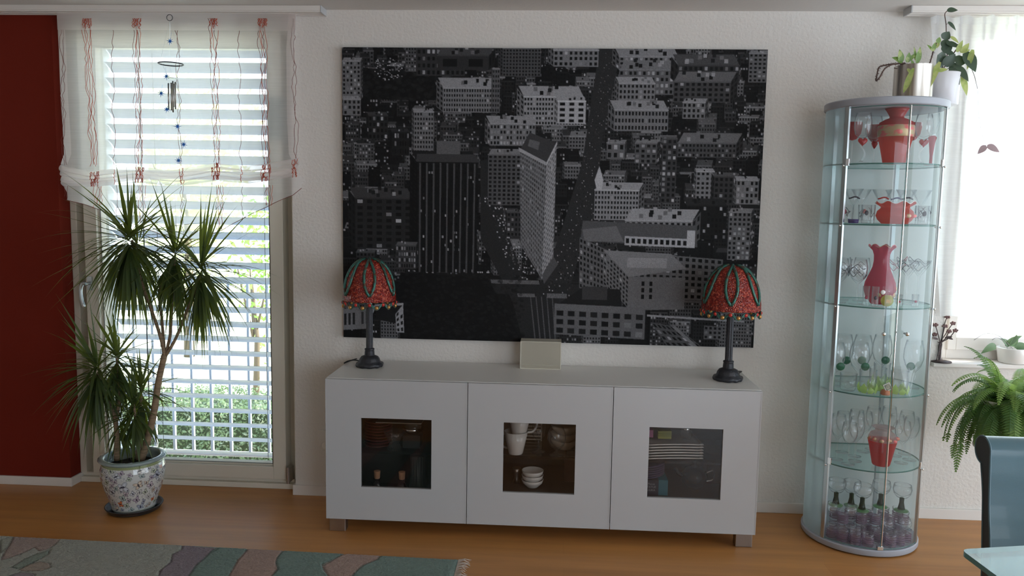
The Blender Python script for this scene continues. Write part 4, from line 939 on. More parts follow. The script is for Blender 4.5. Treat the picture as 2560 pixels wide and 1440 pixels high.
t = thing('oil_bottle', GX(2214, 2, -.46), 'small round bottle of yellow oil with glass neck at the front of the third shelf', 'bottle')
part(MB().ball((0, 0, .026), .026, 14, sq=(1, .6, .95)), 'flask', M['yellowoil'], t, smooth=True)
part(MB().lathe([(.006, .046), (.006, .058), (.009, .060), (.009, .070), (.006, .074), (.001, .076)], n=18), 'neck', M['clear'], t, smooth=True)
part(MB().box(-.011, .011, -.0168, -.0150, .016, .034), 'label_sticker', mat('sticker', (.35, .33, .10), .6, vary=((150, 150, 150), (.55, .28, .05), .4, .6)), t, bevel=.001)
part(moved(MB().ball((0, 0, 0), .010, 8, sq=(1, .4, 1)), -.022, -.008, .062), 'paper_tag', M['porcelain'], t, smooth=True)
# --- fourth shelf
BIGW = [(.001, .001), (.034, .001), (.035, .003), (.007, .007), (.0045, .02), (.0045, .06), (.012, .072), (.036, .100), (.047, .135), (.045, .175), (.036, .215), (.0345, .215), (.0435, .175), (.0455, .135), (.034, .102), (.001, .075)]
def spotglass(px, Y, label, a, hs=.92):
    t = thing('wine_glass', GX(px, 3, Y), label, 'glass', 'large wine glasses with green glass spots on the fourth shelf'); part(MB().lathe([(r*.9, z*hs) for r, z in BIGW], n=30), 'glass_body', M['clear'], t, smooth=True)
    part(moved(MB().ball((0, 0, 0), .019, 10, sq=(1, .30, .95)), .036*math.cos(a), .030*math.sin(a)-.008, .104*hs), 'green_spot', M['bottlegreen'], t, smooth=True)
spotglass(2106, -.35, 'large round wine glass with a green spot at the left front of the fourth shelf', -1.2)
spotglass(2142, -.28, 'large wine glass with a big green spot, left of the flower tumblers', -1.2)
spotglass(2160, -.20, 'large wine glass at the back left of the fourth shelf', -2.0, 1)
spotglass(2200, -.19, 'large wine glass with green spot behind the small picture card', -1.5, 1)
spotglass(2290, -.34, 'large wine glass with dark green spot at the right of the fourth shelf', -2.3, 1.0)
spotglass(2116, -.21, 'large wine glass at the far left back of the fourth shelf', -1.5, 1.02)
BT = [(.001, .001), (.026, .001), (.030, .006), (.034, .03), (.0355, .10), (.0343, .10), (.032, .03), (.001, .010)]
def lotus(px, Y, label, z=0, group='tumblers wrapped in green glass petals on the fourth shelf'):
    g = GX(px, 3, Y); t = thing('lotus_tumbler', (g[0], g[1], g[2]+z), label, 'glass', group); part(MB().lathe(BT, n=30), 'glass_body', M['clear'], t, smooth=True)
    b = MB()
    for k in range(8):
        a0 = 2*math.pi*k/8; hh = .045 if k % 2 else .030
        def fn(u, v):
            w = math.sin(math.pi*min(1, .15+.85*v))**.7*(1-v**3)*.42; a = a0+(u-.5)*2*w; r = .0325+.006*math.sin(math.pi*v)+(.003 if k % 2 else .001)
            return (r*math.cos(a), r*math.sin(a), .003+hh*v)
        b.grid(fn, 4, 7)
    part(b, 'petals', M['lime'], t, smooth=True)
lotus(2143, -.42, 'tumbler wrapped in lime green glass petals, front left of the fourth shelf')
lotus(2247, -.42, 'tumbler wrapped in lime green glass petals right behind the door gap, fourth shelf')
lotus(2186, -.36, 'tumbler with lime petals standing behind the small picture card')
lotus(2188, -.20, 'tumbler with lime petals at the back of the fourth shelf, stacked high', .0)
glassobj('tumbler', GX(2104, 3, -.42), 'plain thick clear tumbler at the left front edge of the fourth shelf', [(r, z*.75) for r, z in BT])
glassobj('tumbler', GX(2268, 3, -.33), 'plain tall clear tumbler left of the right wine glass on the fourth shelf', BT)
t = thing('clay_figure', GX(2213, 3, -.455), 'small terracotta dome carrying a tilted picture card on the fourth shelf', 'ornament')
part(MB().lathe([(.001, .001), (.019, .001), (.0195, .004), (.0185, .014), (.014, .021), (.001, .024)], n=26), 'clay_dome', M['terracotta'], t, smooth=True)
b = MB(); b.box(-.013, .013, -.002, .002, -.014, .014); rm = Matrix.Rotation(R(-28), 3, 'Y'); b.v = [tuple(rm @ Vector(v)+Vector((.004, -.010, .036))) for v in b.v]
part(b, 'picture_card', mat('card_photo', (.12, .14, .09), .5, vary=((110, 110, 110), (.34, .34, .24), .4, .6)), t)
b = MB(); rectframe(b, -.0145, .0145, -.0155, .0155, .0022, -.003, .003); b.v = [tuple(rm @ Vector(v)+Vector((.004, -.010, .036))) for v in b.v]; part(b, 'card_frame', M['porcelain'], t)
# --- fifth shelf
gw = 'plain clear wine glasses on the fifth shelf'
spots5 = [(2092, -.33, 'left end, front'), (2122, -.38, 'second from the left, front'), (2134, -.27, 'left, second row'), (2106, -.22, 'far left, back row'), (2158, -.20, 'back row left of the red jar'), (2180, -.16, 'back row behind the red jar'),
          (2216, -.17, 'back row right behind the red jar'), (2238, -.25, 'right beside the red jar'), (2250, -.35, 'front right of the door gap'), (2272, -.30, 'right, second row'), (2281, -.21, 'far right, back row'), (2150, -.36, 'front, touching the red jar')]
p0 = None
for i, (px, Y, lab) in enumerate(spots5):
    loc = GX(px, 4, Y); lb = 'plain clear wine glass on the fifth shelf, '+lab
    if p0 is None:
        p0 = thing('wine_glass', loc, lb, 'glass', gw); part(MB().lathe([(r*.92, z*1.06) for r, z in WINE[:6]], n=22), 'stem', M['clear'], p0, smooth=True)
        part(MB().lathe([(r*.92, z*1.06) for r, z in WINE[5:]], n=26), 'bowl', M['clear'], p0, smooth=True)
    else: dup(p0, loc, lb, scale=(1, 1, random.Random(i).uniform(.88, 1.05)))
t = thing('red_jar', GX(2188, 4, -.37), 'red glass jar with clear painted shoulder in the middle of the fifth shelf', 'vase')
part(MB().lathe([(.001, .001), (.034, .001), (.037, .006), (.051, .075), (.058, .105), (.0585, .112)], n=36), 'lower_body', M['red_trans'], t, smooth=True)
part(MB().lathe([(.0585, .112), (.058, .126), (.050, .142), (.034, .150), (.031, .155), (.034, .164), (.047, .170), (.045, .171), (.030, .160), (.030, .156)], n=36), 'shoulder', glass('painted_clear_glass', (.88, .80, .80), .05, haze=.35, hazecol=(.62, .52, .50), ior=1.2), t, smooth=True)
b = MB()
for i in range(7): a = -3.0+i*.5; b.ball((.0575*math.cos(a), .0575*math.sin(a), .122+.006*math.sin(i*3)), .012, 8, sq=(1, .4, .7))
part(b, 'painted_flower', M['gold_band'], t, smooth=True)
# --- bottom
gr = 'wine glasses with dark green stems at the bottom of the cabinet'
def roemer(px, Y, z, label, tilt=0):
    g = GX(px, 5, Y); t = thing('roemer_glass', (g[0], g[1], g[2]+z), label, 'glass', gr)
    part(MB().lathe([(.001, .006), (.007, .008), (.010, .012), (.016, .010), (.013, .022), (.0095, .040), (.010, .060)], n=20), 'green_stem', M['green_stem'], t, smooth=True)
    part(MB().lathe([(.001, .001), (.030, .001), (.031, .004), (.014, .010), (.001, .012)], n=26), 'green_foot', M['green_foot'], t, smooth=True)
    part(MB().lathe([(.009, .060), (.024, .066), (.036, .082), (.040, .102), (.036, .122), (.0345, .122), (.0385, .102), (.034, .084), (.001, .064)], n=28), 'bowl', M['clear'], t, smooth=True)
SM = [(.001, .001), (.022, .001), (.0235, .004), (.0215, .010), (.0235, .016), (.0215, .022), (.0235, .028), (.0215, .034), (.0235, .040), (.0225, .046), (.024, .060), (.0228, .060), (.0215, .045), (.0205, .008), (.001, .006)]
gp = 'small purple ringed tumblers at the bottom of the cabinet'
rows = [(-.405, [2078, 2108], 0), (-.44, [2128, 2160, 2228, 2262], 0), (-.395, [2138, 2196, 2290], 0), (-.345, [2105, 2150, 2185, 2220, 2255], 0), (-.29, [2085, 2122, 2165, 2205, 2242], 0)]
names5 = iter(['leftmost in the front', 'second from the left in the front', 'front row, left of the middle', 'front row, beside the lock', 'front row, right of the door gap', 'front row, near the right post', 'second row left', 'second row middle', 'second row far right',
               'third row, leftmost', 'third row, second', 'third row, middle', 'third row, fourth', 'third row, rightmost', 'back row, leftmost', 'back row, second', 'back row, middle', 'back row, fourth', 'back row, rightmost'])
pt = None; tops = []
for Y, xs, z in rows:
    for px in xs:
        loc = GX(px, 5, Y); lb = 'small clear tumbler with purple rings, '+next(names5)
        if pt is None:
            pt = thing('ringed_tumbler', loc, lb, 'glass', gp); part(MB().lathe([(.001, .001), (.021, .001), (.022, .004), (.022, .046), (.024, .060), (.0228, .060), (.0208, .045), (.0198, .008), (.001, .006)], n=26), 'glass_body', M['clear'], pt, smooth=True); b = MB()
            for zr in (.009, .019, .029, .039): b.tube([(.0213*math.cos(a), .0213*math.sin(a), zr) for a in np.linspace(0, 2*math.pi, 25)], .0034, 6, cap=False)
            part(b, 'purple_rings', M['purple'], pt, smooth=True)
        else: dup(pt, loc, lb)
n6 = iter(['left', 'middle left', 'middle', 'middle right', 'right'])
for px in (2105, 2150, 2185, 2220, 2255): dup(pt, tuple(Vector(GX(px, 5, -.345))+Vector((0, 0, .0605))), 'small purple ringed tumbler standing on another in the second layer, '+next(n6))
n7 = iter(['left', 'second', 'middle', 'fourth', 'right'])
for px in (2085, 2122, 2165, 2205, 2242): dup(pt, tuple(Vector(GX(px, 5, -.29))+Vector((0, 0, .0605))), 'small purple ringed tumbler in the upper layer of the back row, '+next(n7))
roemer(2085, -.29, .1215, 'green stemmed wine glass at the left above the purple tumblers')
roemer(2150, -.345, .1215, 'green stemmed wine glass in front of the middle above the purple tumblers')
roemer(2196, -.29, .1215, 'green stemmed wine glass just left of the door gap above the tumblers')
roemer(2248, -.33, .1215, 'green stemmed wine glass at the right above the purple tumblers')
roemer(2124, -.235, .10, 'green stemmed wine glass at the back left above the tumblers')
for px, Y, lab in ((2124, -.385, 'small clear stem glass in front of the green stems, left of the middle'), (2076, -.36, 'small milky stem glass at the left front above a purple tumbler')):
    g = GX(px, 5, Y); t = thing('stem_glass', (g[0], g[1], g[2]+.061), lab, 'glass'); part(MB().lathe([(r*.62, z*.52) for r, z in WINE], n=24), 'glass_body', M['clear'], t, smooth=True)
for px, Y, lab in ((2214, -.40, 'small ball shaped clear glass beside the door gap above the tumblers'), (2264, -.38, 'clear beaker at the right above the purple tumblers')):
    g = GX(px, 5, Y); t = thing('small_glass', (g[0], g[1], g[2]+.061), lab, 'glass'); part(MB().lathe([(.001, .001), (.014, .001), (.024, .018), (.025, .034), (.018, .05), (.017, .05), (.023, .034), (.001, .004)], n=24), 'glass_body', M['clear'], t, smooth=True)
# keep every glass clear of its neighbours, the doors and the mirror
def settle(items, it=400):
    rec = []
    for o in items:
        r = 0
        for c in o.children:
            if c.type == 'MESH':
                for v in c.data.vertices: q = c.matrix_basis @ v.co; r = max(r, math.hypot(q.x*o.scale[0], q.y*o.scale[1]))
        rec.append([o, r+.0006, o.location.x-CX, o.location.y-CY, o.location.x-CX, o.location.y-CY])
    for k in range(it):
        for a in rec: a[2] += (a[4]-a[2])*.02*(1-k/it); a[3] += (a[5]-a[3])*.02*(1-k/it)
        for i in range(len(rec)):
            for j in range(i):
                a, b_ = rec[i], rec[j]; dx, dy = a[2]-b_[2], a[3]-b_[3]; d = math.hypot(dx, dy) or 1e-4; need = a[1]+b_[1]
                if d < need: f = (need-d)/d*.5; a[2] += dx*f; a[3] += dy*f; b_[2] -= dx*f; b_[3] -= dy*f
        for a in rec:
            d = math.hypot(a[2], a[3]); m_ = CR-.0115-a[1]
            if d > m_: a[2] *= m_/d; a[3] *= m_/d
            a[3] = min(a[3], my-.0145-a[1])
    for a in rec: a[0].location.x = CX+a[2]; a[0].location.y = CY+a[3]
byz = {}
for o in list(COL.objects):
    if o.parent is None and o.type == 'EMPTY' and o is not cab and math.hypot(o.location.x-CX, o.location.y-CY) < CR+.03 and o.location.z > .02: byz.setdefault(round(o.location.z, 3), []).append(o)
for z, its in byz.items():
    if z < 1.9: settle(its)
# ================================================================ sheer folded blind on the tall window
def sheer(name, dens, col, tcol):
    m, nt, p, out = _new(name); nt.nodes.remove(p)
    t = nt.nodes.new('ShaderNodeBsdfTransparent'); d = nt.nodes.new('ShaderNodeBsdfDiffuse'); tl = nt.nodes.new('ShaderNodeBsdfTranslucent')
    d.inputs[0].default_value = (*col, 1); tl.inputs[0].default_value = (*tcol, 1)
    a = nt.nodes.new('ShaderNodeMixShader'); a.inputs[0].default_value = .80; b = nt.nodes.new('ShaderNodeMixShader')
    nt.links.new(d.outputs[0], a.inputs[1]); nt.links.new(tl.outputs[0], a.inputs[2])
    w = nt.nodes.new('ShaderNodeTexNoise'); w.inputs['Scale'].default_value = 1; w.inputs['Detail'].default_value = 3; nt.links.new(_coord(nt, (9, 9, 240)), w.inputs['Vector'])
    mr = nt.nodes.new('ShaderNodeMapRange'); mr.inputs[3].default_value = dens-.06; mr.inputs[4].default_value = dens+.06; nt.links.new(w.outputs[0], mr.inputs[0]); nt.links.new(mr.outputs[0], b.inputs[0])
    nt.links.new(t.outputs[0], b.inputs[1]); nt.links.new(a.outputs[0], b.inputs[2]); nt.links.new(b.outputs[0], out.inputs[0]); return m
M['voile'] = sheer('white_voile', .56, (.84, .80, .79), (.93, .90, .90))
M['voile2'] = sheer('doubled_voile', .74, (.84, .78, .77), (.92, .87, .86))
M['thread'] = mat('coral_thread', (.62, .13, .07), .8, trans=(.4, .80, .22, .12))
M['thread_dark'] = mat('brown_red_thread', (.20, .05, .04), .8)
fb = thing('folded_blind', (-.79, -.05, CEIL-.035), 'sheer white folding blind with wavy coral thread stripes hanging over the tall window', 'blind')
YB = -.048; rn = random.Random(8)
def edge(pts):
    q = [P(x, y, YB) for x, y in pts]; zs = [a.z for a in q][::-1]; xs = [a.x for a in q][::-1]
    return lambda z: float(np.interp(z, zs, xs))
eL = edge([(144, 44), (149, 130), (153, 230), (160, 330), (163, 385), (153, 412), (156, 465), (166, 480), (167, 502)])
eR = edge([(740, 48), (734, 120), (736, 300), (741, 385), (747, 398), (752, 450), (752, 475)])
ZT = CEIL-.032
def ctop(u):                                           # upper edge of the fold bundle in px
    return float(np.interp(u, [0, .12, .32, .47, .65, .77, .86, 1], [412, 431, 417, 424, 407, 417, 412, 396]))
def cbot(u): return float(np.interp(u, [0, .15, .33, .5, .66, .8, 1], [466, 470, 460, 466, 453, 462, 446]))
def zpx(u, py): return P(150+600*u, py, YB).z
def hemz(u): return zpx(u, float(np.interp(u, [0, .08, .25, .42, .56, .66, .80, .92, .97, 1], [500, 512, 552, 592, 600, 575, 531, 498, 487, 470])))
def wav(x, z): return .006*math.sin(x*23+z*3)+.004*math.sin(x*61)
def sheet(u, v):
    z1 = zpx(u, ctop(u)+12); z = ZT+(z1-ZT)*v; x = eL(z)+(eR(z)-eL(z))*u; return (x, YB+wav(x, z)*(.3+.7*v), z)
b = MB(); b.grid(sheet, 90, 40, 0)
for k in range(5):                                     # a narrow double header and stitched line
    pass
def header(u, v): z = ZT-.078*v; x = eL(z)+(eR(z)-eL(z))*u; return (x, YB-.006+wav(x, z)*.3, z)
b.grid(header, 60, 3, 1)
def side(sg):
    def fn(u, v):
        z = ZT+(zpx(0 if sg < 0 else 1, 410)-ZT)*v; e = eL(z) if sg < 0 else eR(z); x = e-sg*.035*u; return (x, YB-.004+wav(x, z)*.5, z)
    return fn
b.grid(side(-1), 4, 30, 1); b.grid(side(1), 4, 30, 1)
def flap(u, v):
    z0, z1 = zpx(u, cbot(u)-8), hemz(u); z = z0+(z1-z0)*v; x = eL(z)+(eR(z)-eL(z))*u; return (x, YB+.012+wav(x, z), z)
b.grid(flap, 90, 14, 0)
b.build('voile_panel', [M['voile'], M['voile2']], fb, smooth=True)
for k in range(4):                                     # four soft folds hanging in front of each other
    def fold(u, v, k=k):
        t0, t1 = zpx(u, ctop(u)), zpx(u, cbot(u)); H_ = t0-t1; zc = t0-H_*(k/4.6)
        zc += .004*math.sin(u*9+k*1.9); a = v*math.pi; h = H_*(.34 if k < 3 else .30)
        x0, x1 = eL(zpx(0, 440))+.012*k*.4, eR(zpx(1, 430))-.004*k; x = x0+(x1-x0)*u
        return (x, YB-.006-.016*math.sin(a)-.004*k+.003*math.sin(u*31+k), zc-h*v-.010*math.sin(math.pi*v)*math.sin(u*12+k))
    MB().grid(fold, 80, 7).build('soft_fold', M['voile2'], fb, smooth=True)
def surf(x, z):
    return YB+wav(x, z)*.7-.0035
# the stripes: bundles of wandering threads
bt = MB(); bd = MB()
cols = [(217, 5, 11), (279, 1, 3), (341, 5, 11), (441, 2, 5), (534, 5, 10), (595, 1, 3), (656, 5, 11), (156, 2, 6), (732, 2, 6)]
for px, nth, wd in cols:
    for j in range(nth):
        off = (j-(nth-1)/2)*(2*wd/max(1, nth)); ph = rn.uniform(0, 6); py = 47; pts = []
        shift = {217: 18, 341: 8, 441: 10, 534: 10, 656: 10, 156: 8, 732: 10, 279: 10, 595: 8}[px]
        while py < 420:
            f = (py-47)/370; x = px+off*(1-.15*f)+shift*f+rn.uniform(-2.6, 2.6)+2.5*math.sin(py*.05+ph)
            q = P(x, py, YB); pts.append((q.x, surf(q.x, q.z), q.z)); py += rn.uniform(7, 16)
        g = bd if (nth < 3 or j in (0, 3)) and px not in (217,) else bt
        g.tube(smooth_pts(pts, 2), .0011, 4)
        for seg in (0, 1):                              # dense coral knots in the header
            pts = [P(px+off+rn.uniform(-3, 3), y, YB-.012) for y in np.linspace(46, rn.uniform(60, 73), 6)]
            if nth > 2: bt.tube(smooth_pts(pts, 2), .0013, 4)
        pts = []                                        # below the folds
        py = 463
        lim = 480+float(np.interp(px, [150, 270, 400, 490, 560, 640, 750], [20, 60, 100, 118, 95, 50, -10]))
        while py < lim:
            x = px+off+shift*1.5+rn.uniform(-3, 3); q = P(x, py, YB+.012); pts.append((q.x, YB+.008+wav(q.x, q.z), q.z)); py += rn.uniform(7, 13)
        if len(pts) > 2: g.tube(smooth_pts(pts, 2), .0010, 4)
for px, wd, n in ((236, 11, 9), (349, 11, 9), (540, 11, 9), (664, 12, 9), (454, 6, 3), (288, 3, 1), (603, 3, 1), (735, 8, 4)):
    for j in range(n):                                  # gathered stripes on the folds
        for k in range(4):
            u = (px+rn.uniform(-wd, wd)-150)/600; t0, t1 = ctop(u), cbot(u); ya = t0+(t1-t0)*k/4.6; pts = []
            for v in np.linspace(0, 1, 5):
                q = P(150+600*u+rn.uniform(-1.5, 1.5), ya+(t1-t0)*.26*v, YB-.028-.004*k); pts.append(q)
            bt.tube(smooth_pts(pts, 2), .0013, 4)
bt.build('coral_threads', M['thread'], fb, smooth=True); bd.build('dark_threads', M['thread_dark'], fb, smooth=True)
b = MB(); pts = [(eL(hemz(u))+(eR(hemz(u))-eL(hemz(u)))*u, YB+.010+wav(eL(hemz(u))+(eR(hemz(u))-eL(hemz(u)))*u, hemz(u)), hemz(u)) for u in np.linspace(0, 1, 60)]
b.tube(pts, .0014, 5); b.build('hem_thread', M['thread_dark'], fb, smooth=True)
b = MB(); q = P(424, 42, YB-.03)
b.tube([(q.x+.014*math.cos(a), q.y, q.z-.004+.014*math.sin(a)) for a in np.linspace(0, 2*math.pi, 25)], .0013, 6, cap=False)
# ---------------------------------------------------------------- hanging stars and wind chime behind the sheer
YS = -.118
mo = thing('wind_chime', (P(424, 42, YS).x, YS, CEIL-.035), 'silver wind chime with a metal ring hanging in front of the tall window', 'wind chime')
b2 = MB(); q = P(424, 42, YS)
b2.tube([(q.x+.014*math.cos(a), q.y, q.z-.004+.014*math.sin(a)) for a in np.linspace(0, 2*math.pi, 25)], .0016, 6, cap=False).build('hanging_ring', M['darkmetal'], mo, smooth=True)
c = P(427, 160, YS); b = MB(); b.tube([(c.x+.055*math.cos(a), c.y+.055*math.sin(a), c.z) for a in np.linspace(0, 2*math.pi, 41)], .0030, 6, cap=False)
b.build('metal_ring', M['darkmetal'], mo, smooth=True)
c2 = P(432, 197, YS); b = MB(); b.lathe([(.001, 0), (.022, 0), (.022, .003), (.001, .003)], c=(c2.x, c2.y, c2.z), n=26); b.build('top_plate', M['alu'], mo, smooth='auto')
for k, (x, y0_, y1_) in enumerate(((421, 208, 274), (428, 207, 276), (432, 203, 281), (438, 205, 273), (434, 209, 268))):
    a, b_ = P(x, y0_, YS+(-.008, .008, -.012, .004, .012)[k]), P(x+1, y1_, YS+(-.008, .008, -.012, .004, .012)[k]); MB().tube([a, b_], .0035, 8).build('chime_tube', M['steel'], mo, smooth=True)
b = MB()
for a in np.linspace(0, 2*math.pi, 4)[:-1]: b.tube([(q.x, q.y, q.z-.018), (c.x+.055*math.cos(a), c.y+.055*math.sin(a), c.z)], .0004, 4); b.tube([(c.x+.05*math.cos(a), c.y+.05*math.sin(a), c.z), (c2.x+.018*math.cos(a), c2.y+.018*math.sin(a), c2.z)], .0004, 4)
b.tube([(c2.x, c2.y, c2.z), P(430, 420, YS)], .0004, 4); b.build('thread', M['alu'], mo)
M['blue'] = mat('blue_glass_star', (.06, .22, .48), .3, trans=(.5, .12, .40, .85))
for k, (x, y, lab) in enumerate(((425, 103, 'topmost, above the metal ring'), (416, 191, 'touching the chime plate'), (403, 233, 'left of the chime tubes'), (417, 273, 'at the foot of the chime tubes'), (444, 316, 'just below the chime tubes'), (459, 361, 'second from the bottom'), (446, 401, 'lowest, just above the folds'))):
    b = MB(); c = P(x, y, YS-.02); n = 16
    for sg in (-1, 1):
        n0 = len(b.v); b.add([(0, sg*.005, 0)]+[((.0215 if i % 4 == 0 else .017 if i % 2 == 0 else .0055)*math.cos(2*math.pi*i/n), 0, (.0215 if i % 4 == 0 else .017 if i % 2 == 0 else .0055)*math.sin(2*math.pi*i/n)) for i in range(n)], [(0, 1+i, 1+(i+1) % n) for i in range(n)])
    b.tube([(0, 0, .018), (0, 0, .04)], .0004, 4)
    o = b.build('star_ornament', M['blue'], None); o.location = c; o.rotation_euler = (0, R(rn.uniform(-15, 15)), 0); tag(o, 'small blue eight pointed star ornament, '+lab, 'ornament', 'blue stars hanging by the tall window')

# ================================================================ right window: net curtain
M['net'] = sheer('net_curtain', .74, (.82, .83, .85), (.96, .97, .98))
nc = thing('net_curtain', (3.4, -.055, CEIL-.035), 'sheer white net curtain gathered under the rail at the bright right window', 'curtain')
xl0, xl1, zb = P(2323, 60, -.075).x, P(2342, 800, -.075).x, P(2345, 790, -.075).z
def net(u, v):
    z = ZT+(zb-ZT)*v; x = (xl0+(xl1-xl0)*v)+(4.6-xl0)*u; k = 55; return (x+.006*math.sin(k*2*u+2), -.075+.017*math.sin(k*x)*(.4+.6*v)+.008*math.sin(2.3*k*x)*(1-v), z-.010*abs(math.sin(k*x*.5))*(v < .02))
b = MB(); b.grid(net, 420, 24); b.grid(lambda u, v: (lambda p_: (p_[0], p_[1]-.006, p_[2]))(net(u, v*.030)), 420, 2)
b.build('net_panel', M['net'], nc, smooth=True)

# ================================================================ leaves
def leafmesh(b, base, d, n, L, w, seg=6, droop=0, fold=.25, mi=0, shape=None, curl=0):
    d = Vector(d).normalized(); n = Vector(n); n = (n-d*n.dot(d)).normalized(); s = d.cross(n); p = Vector(base); vs = []
    for i in range(seg+1):
        t = i/seg; ww = w*(shape(t) if shape else math.sin(math.pi*min(1, .08+.92*t))**.7)
        vs += [p-s*ww+n*ww*fold, p.copy(), p+s*ww+n*ww*fold]
        dd = (d+Vector((0, 0, -droop*t))-n*curl*t).normalized(); p = p+dd*(L/seg); 
    fs = []
    for i in range(seg):
        a = 3*i; fs += [(a, a+1, a+4, a+3), (a+1, a+2, a+5, a+4)]
    b.add(vs, fs, mi)
M['drac'] = mat('dracaena_leaf', (.042, .075, .025), .55, trans=(.34, .26, .30, .02))
M['cane'] = mat('cane_bark', (.30, .21, .13), .85, vary=((20, 20, 160), (.16, .11, .07), .4, .7), bump=(90, .6, .003))
# ---- pot: porcelain with butterflies
PC = Vector((-.962, -.262, 0)); 
pot = thing('planter', (PC.x, PC.y, .028), 'white porcelain planter painted all over with butterflies under a celadon rim', 'planter')
def potimg():
    w, h = 900, 280; im = np.zeros((h, w, 3)); im[:] = (.56, .57, .55); r_ = random.Random(4)
    cs = [(.48, .50, .50), (.44, .46, .50), (.50, .50, .48), (.38, .40, .44), (.34, .42, .40), (.42, .36, .40), (.30, .32, .38), (.55, .16, .06), (.50, .42, .34), (.40, .44, .34), (.36, .30, .36)]
    def ell(cx, cy, a, b_, th, col, al=1): fillpoly(im, [(cx+a*math.cos(k)*math.cos(th)-b_*math.sin(k)*math.sin(th), cy+a*math.cos(k)*math.sin(th)+b_*math.sin(k)*math.cos(th)) for k in np.linspace(0, 6.283, 18)[:-1]], col, al)
    def bfly(cx, cy, s, th, col):
        dk = (.04, .04, .06); c, s_ = math.cos(th), math.sin(th)
        for a, b_, dx, dy, t2 in ((.62, .36, .42, -.42, -.7), (.62, .36, -.42, -.42, .7), (.42, .30, .36, .30, .6), (.42, .30, -.36, .30, -.6)):
            X, Y = cx+s*(dx*c-dy*s_), cy+s*(dx*s_+dy*c); ell(X, Y, s*a+1.1, s*b_+1.1, th+t2, dk); ell(X, Y, s*a, s*b_, th+t2, col); ell(X, Y, s*a*.45, s*b_*.45, th+t2, tuple(min(1, q*1.35) for q in col))
            ell(X+s*a*.6*math.cos(th+t2), Y+s*a*.6*math.sin(th+t2), s*.12, s*.1, 0, dk)
        ell(cx, cy, s*.10, s*.55, th, dk)
    for i in range(260):                                # curls and dots
        x, y = r_.uniform(0, w), r_.uniform(30, 270); a0 = r_.uniform(0, 6.28); R_ = r_.uniform(3, 8)
        for k in range(14): a = a0+k*.3; ell((x+R_*math.cos(a)) % w, y+R_*math.sin(a), .9, .9, 0, (.18, .19, .22))
    pts = []
    for i in range(1500):
        x, y = r_.uniform(8, w-8), r_.uniform(44, 262)
        s = r_.choice((13, 17, 22, 28))
        if all((x-a)**2+(y-b_)**2 > (s*.8+c_*.8)**2 for a, b_, c_ in pts): pts.append((x, y, s)); bfly(x, y, s, r_.uniform(-1.5, 1.5), r_.choice(cs))
    im[:30] = (.27, .32, .17)
    for i in range(0, w, 9): ell(i+4, 15, 2.6, 9, .5, (.42, .44, .20)); ell(i, 8, 2, 2, 0, (.12, .18, .12)); ell(i+4, 25, 2, 2, 0, (.12, .18, .12))
    im[30:34] = (.50, .48, .22); im[268:] = (.42, .45, .42); return np.repeat(im, 1, 0)
PR = [(.138, .262), (.149, .250), (.156, .225), (.157, .195), (.152, .160), (.140, .115), (.125, .070), (.114, .035), (.109, .010)]
_v = np.linspace(0, 1, len(PR)); _r = [a for a, _ in PR]; _z = [z for _, z in PR]
def potsurf(U, V):
    r = np.interp(V, _v, _r); z = np.interp(V, _v, _z); a = 2*np.pi*U-np.pi/2+np.pi; return (r*np.cos(a), r*np.sin(a), z)
o = fcolor_grid('painted_body', lambda U, V: potsurf(U, V), potimg(), mat('painted_porcelain', (.6, .6, .6), .16, attr='Col', coat=.7), pot)
M['celadon'] = mat('celadon_glaze', (.24, .31, .31), .18, coat=.6, vary=((20, 20, 20), (.33, .38, .37), .4, .7))
part(MB().lathe([(.109, .010), (.106, .002), (.001, .002)], n=64), 'foot_ring', M['celadon'], pot, smooth='auto')
part(MB().lathe([(.138, .260), (.141, .264), (.160, .270), (.166, .277), (.164, .283), (.140, .286), (.134, .283), (.131, .272), (.130, .215), (.001, .212)], n=72), 'rim', M['celadon'], pot, smooth=True)
part(MB().lathe([(.001, .236), (.06, .240), (.11, .234), (.1295, .232)], n=40, warp=lambda r, z, a: (r, z+.004*math.sin(a*5+r*90))), 'soil', mat('potting_soil', (.022, .016, .012), .95, bump=(70, 1, .01)), pot, smooth=True)
o = MB().ball((0, 0, 0), .030, 8, sq=(1, .6, 1)); o.v = [(x*(1+.2*math.sin(z*150)), y, z*(1.2 if z > 0 else .6)+.25*x) for x, y, z in o.v]
o = part(o, 'stone', mat('pale_stone', (.40, .33, .27), .9, bump=(60, 1, .01)), pot, smooth=True); o.location = (-.005, .06, .262)
tag(MB().lathe([(.001, .001), (.118, .001), (.126, .006), (.137, .026), (.139, .027), (.137, .030), (.130, .027), (.120, .011), (.001, .010)], n=64).build('plant_saucer', mat('dark_saucer', (.03, .032, .034), .35), None, smooth=True),
    'dark round saucer under the butterfly planter', 'saucer').location = (PC.x, PC.y, 0); COL.objects['plant_saucer'].scale = (.93, .93, .93)
pot.location.z = .0105; pot.scale = (.91, .91, .90)
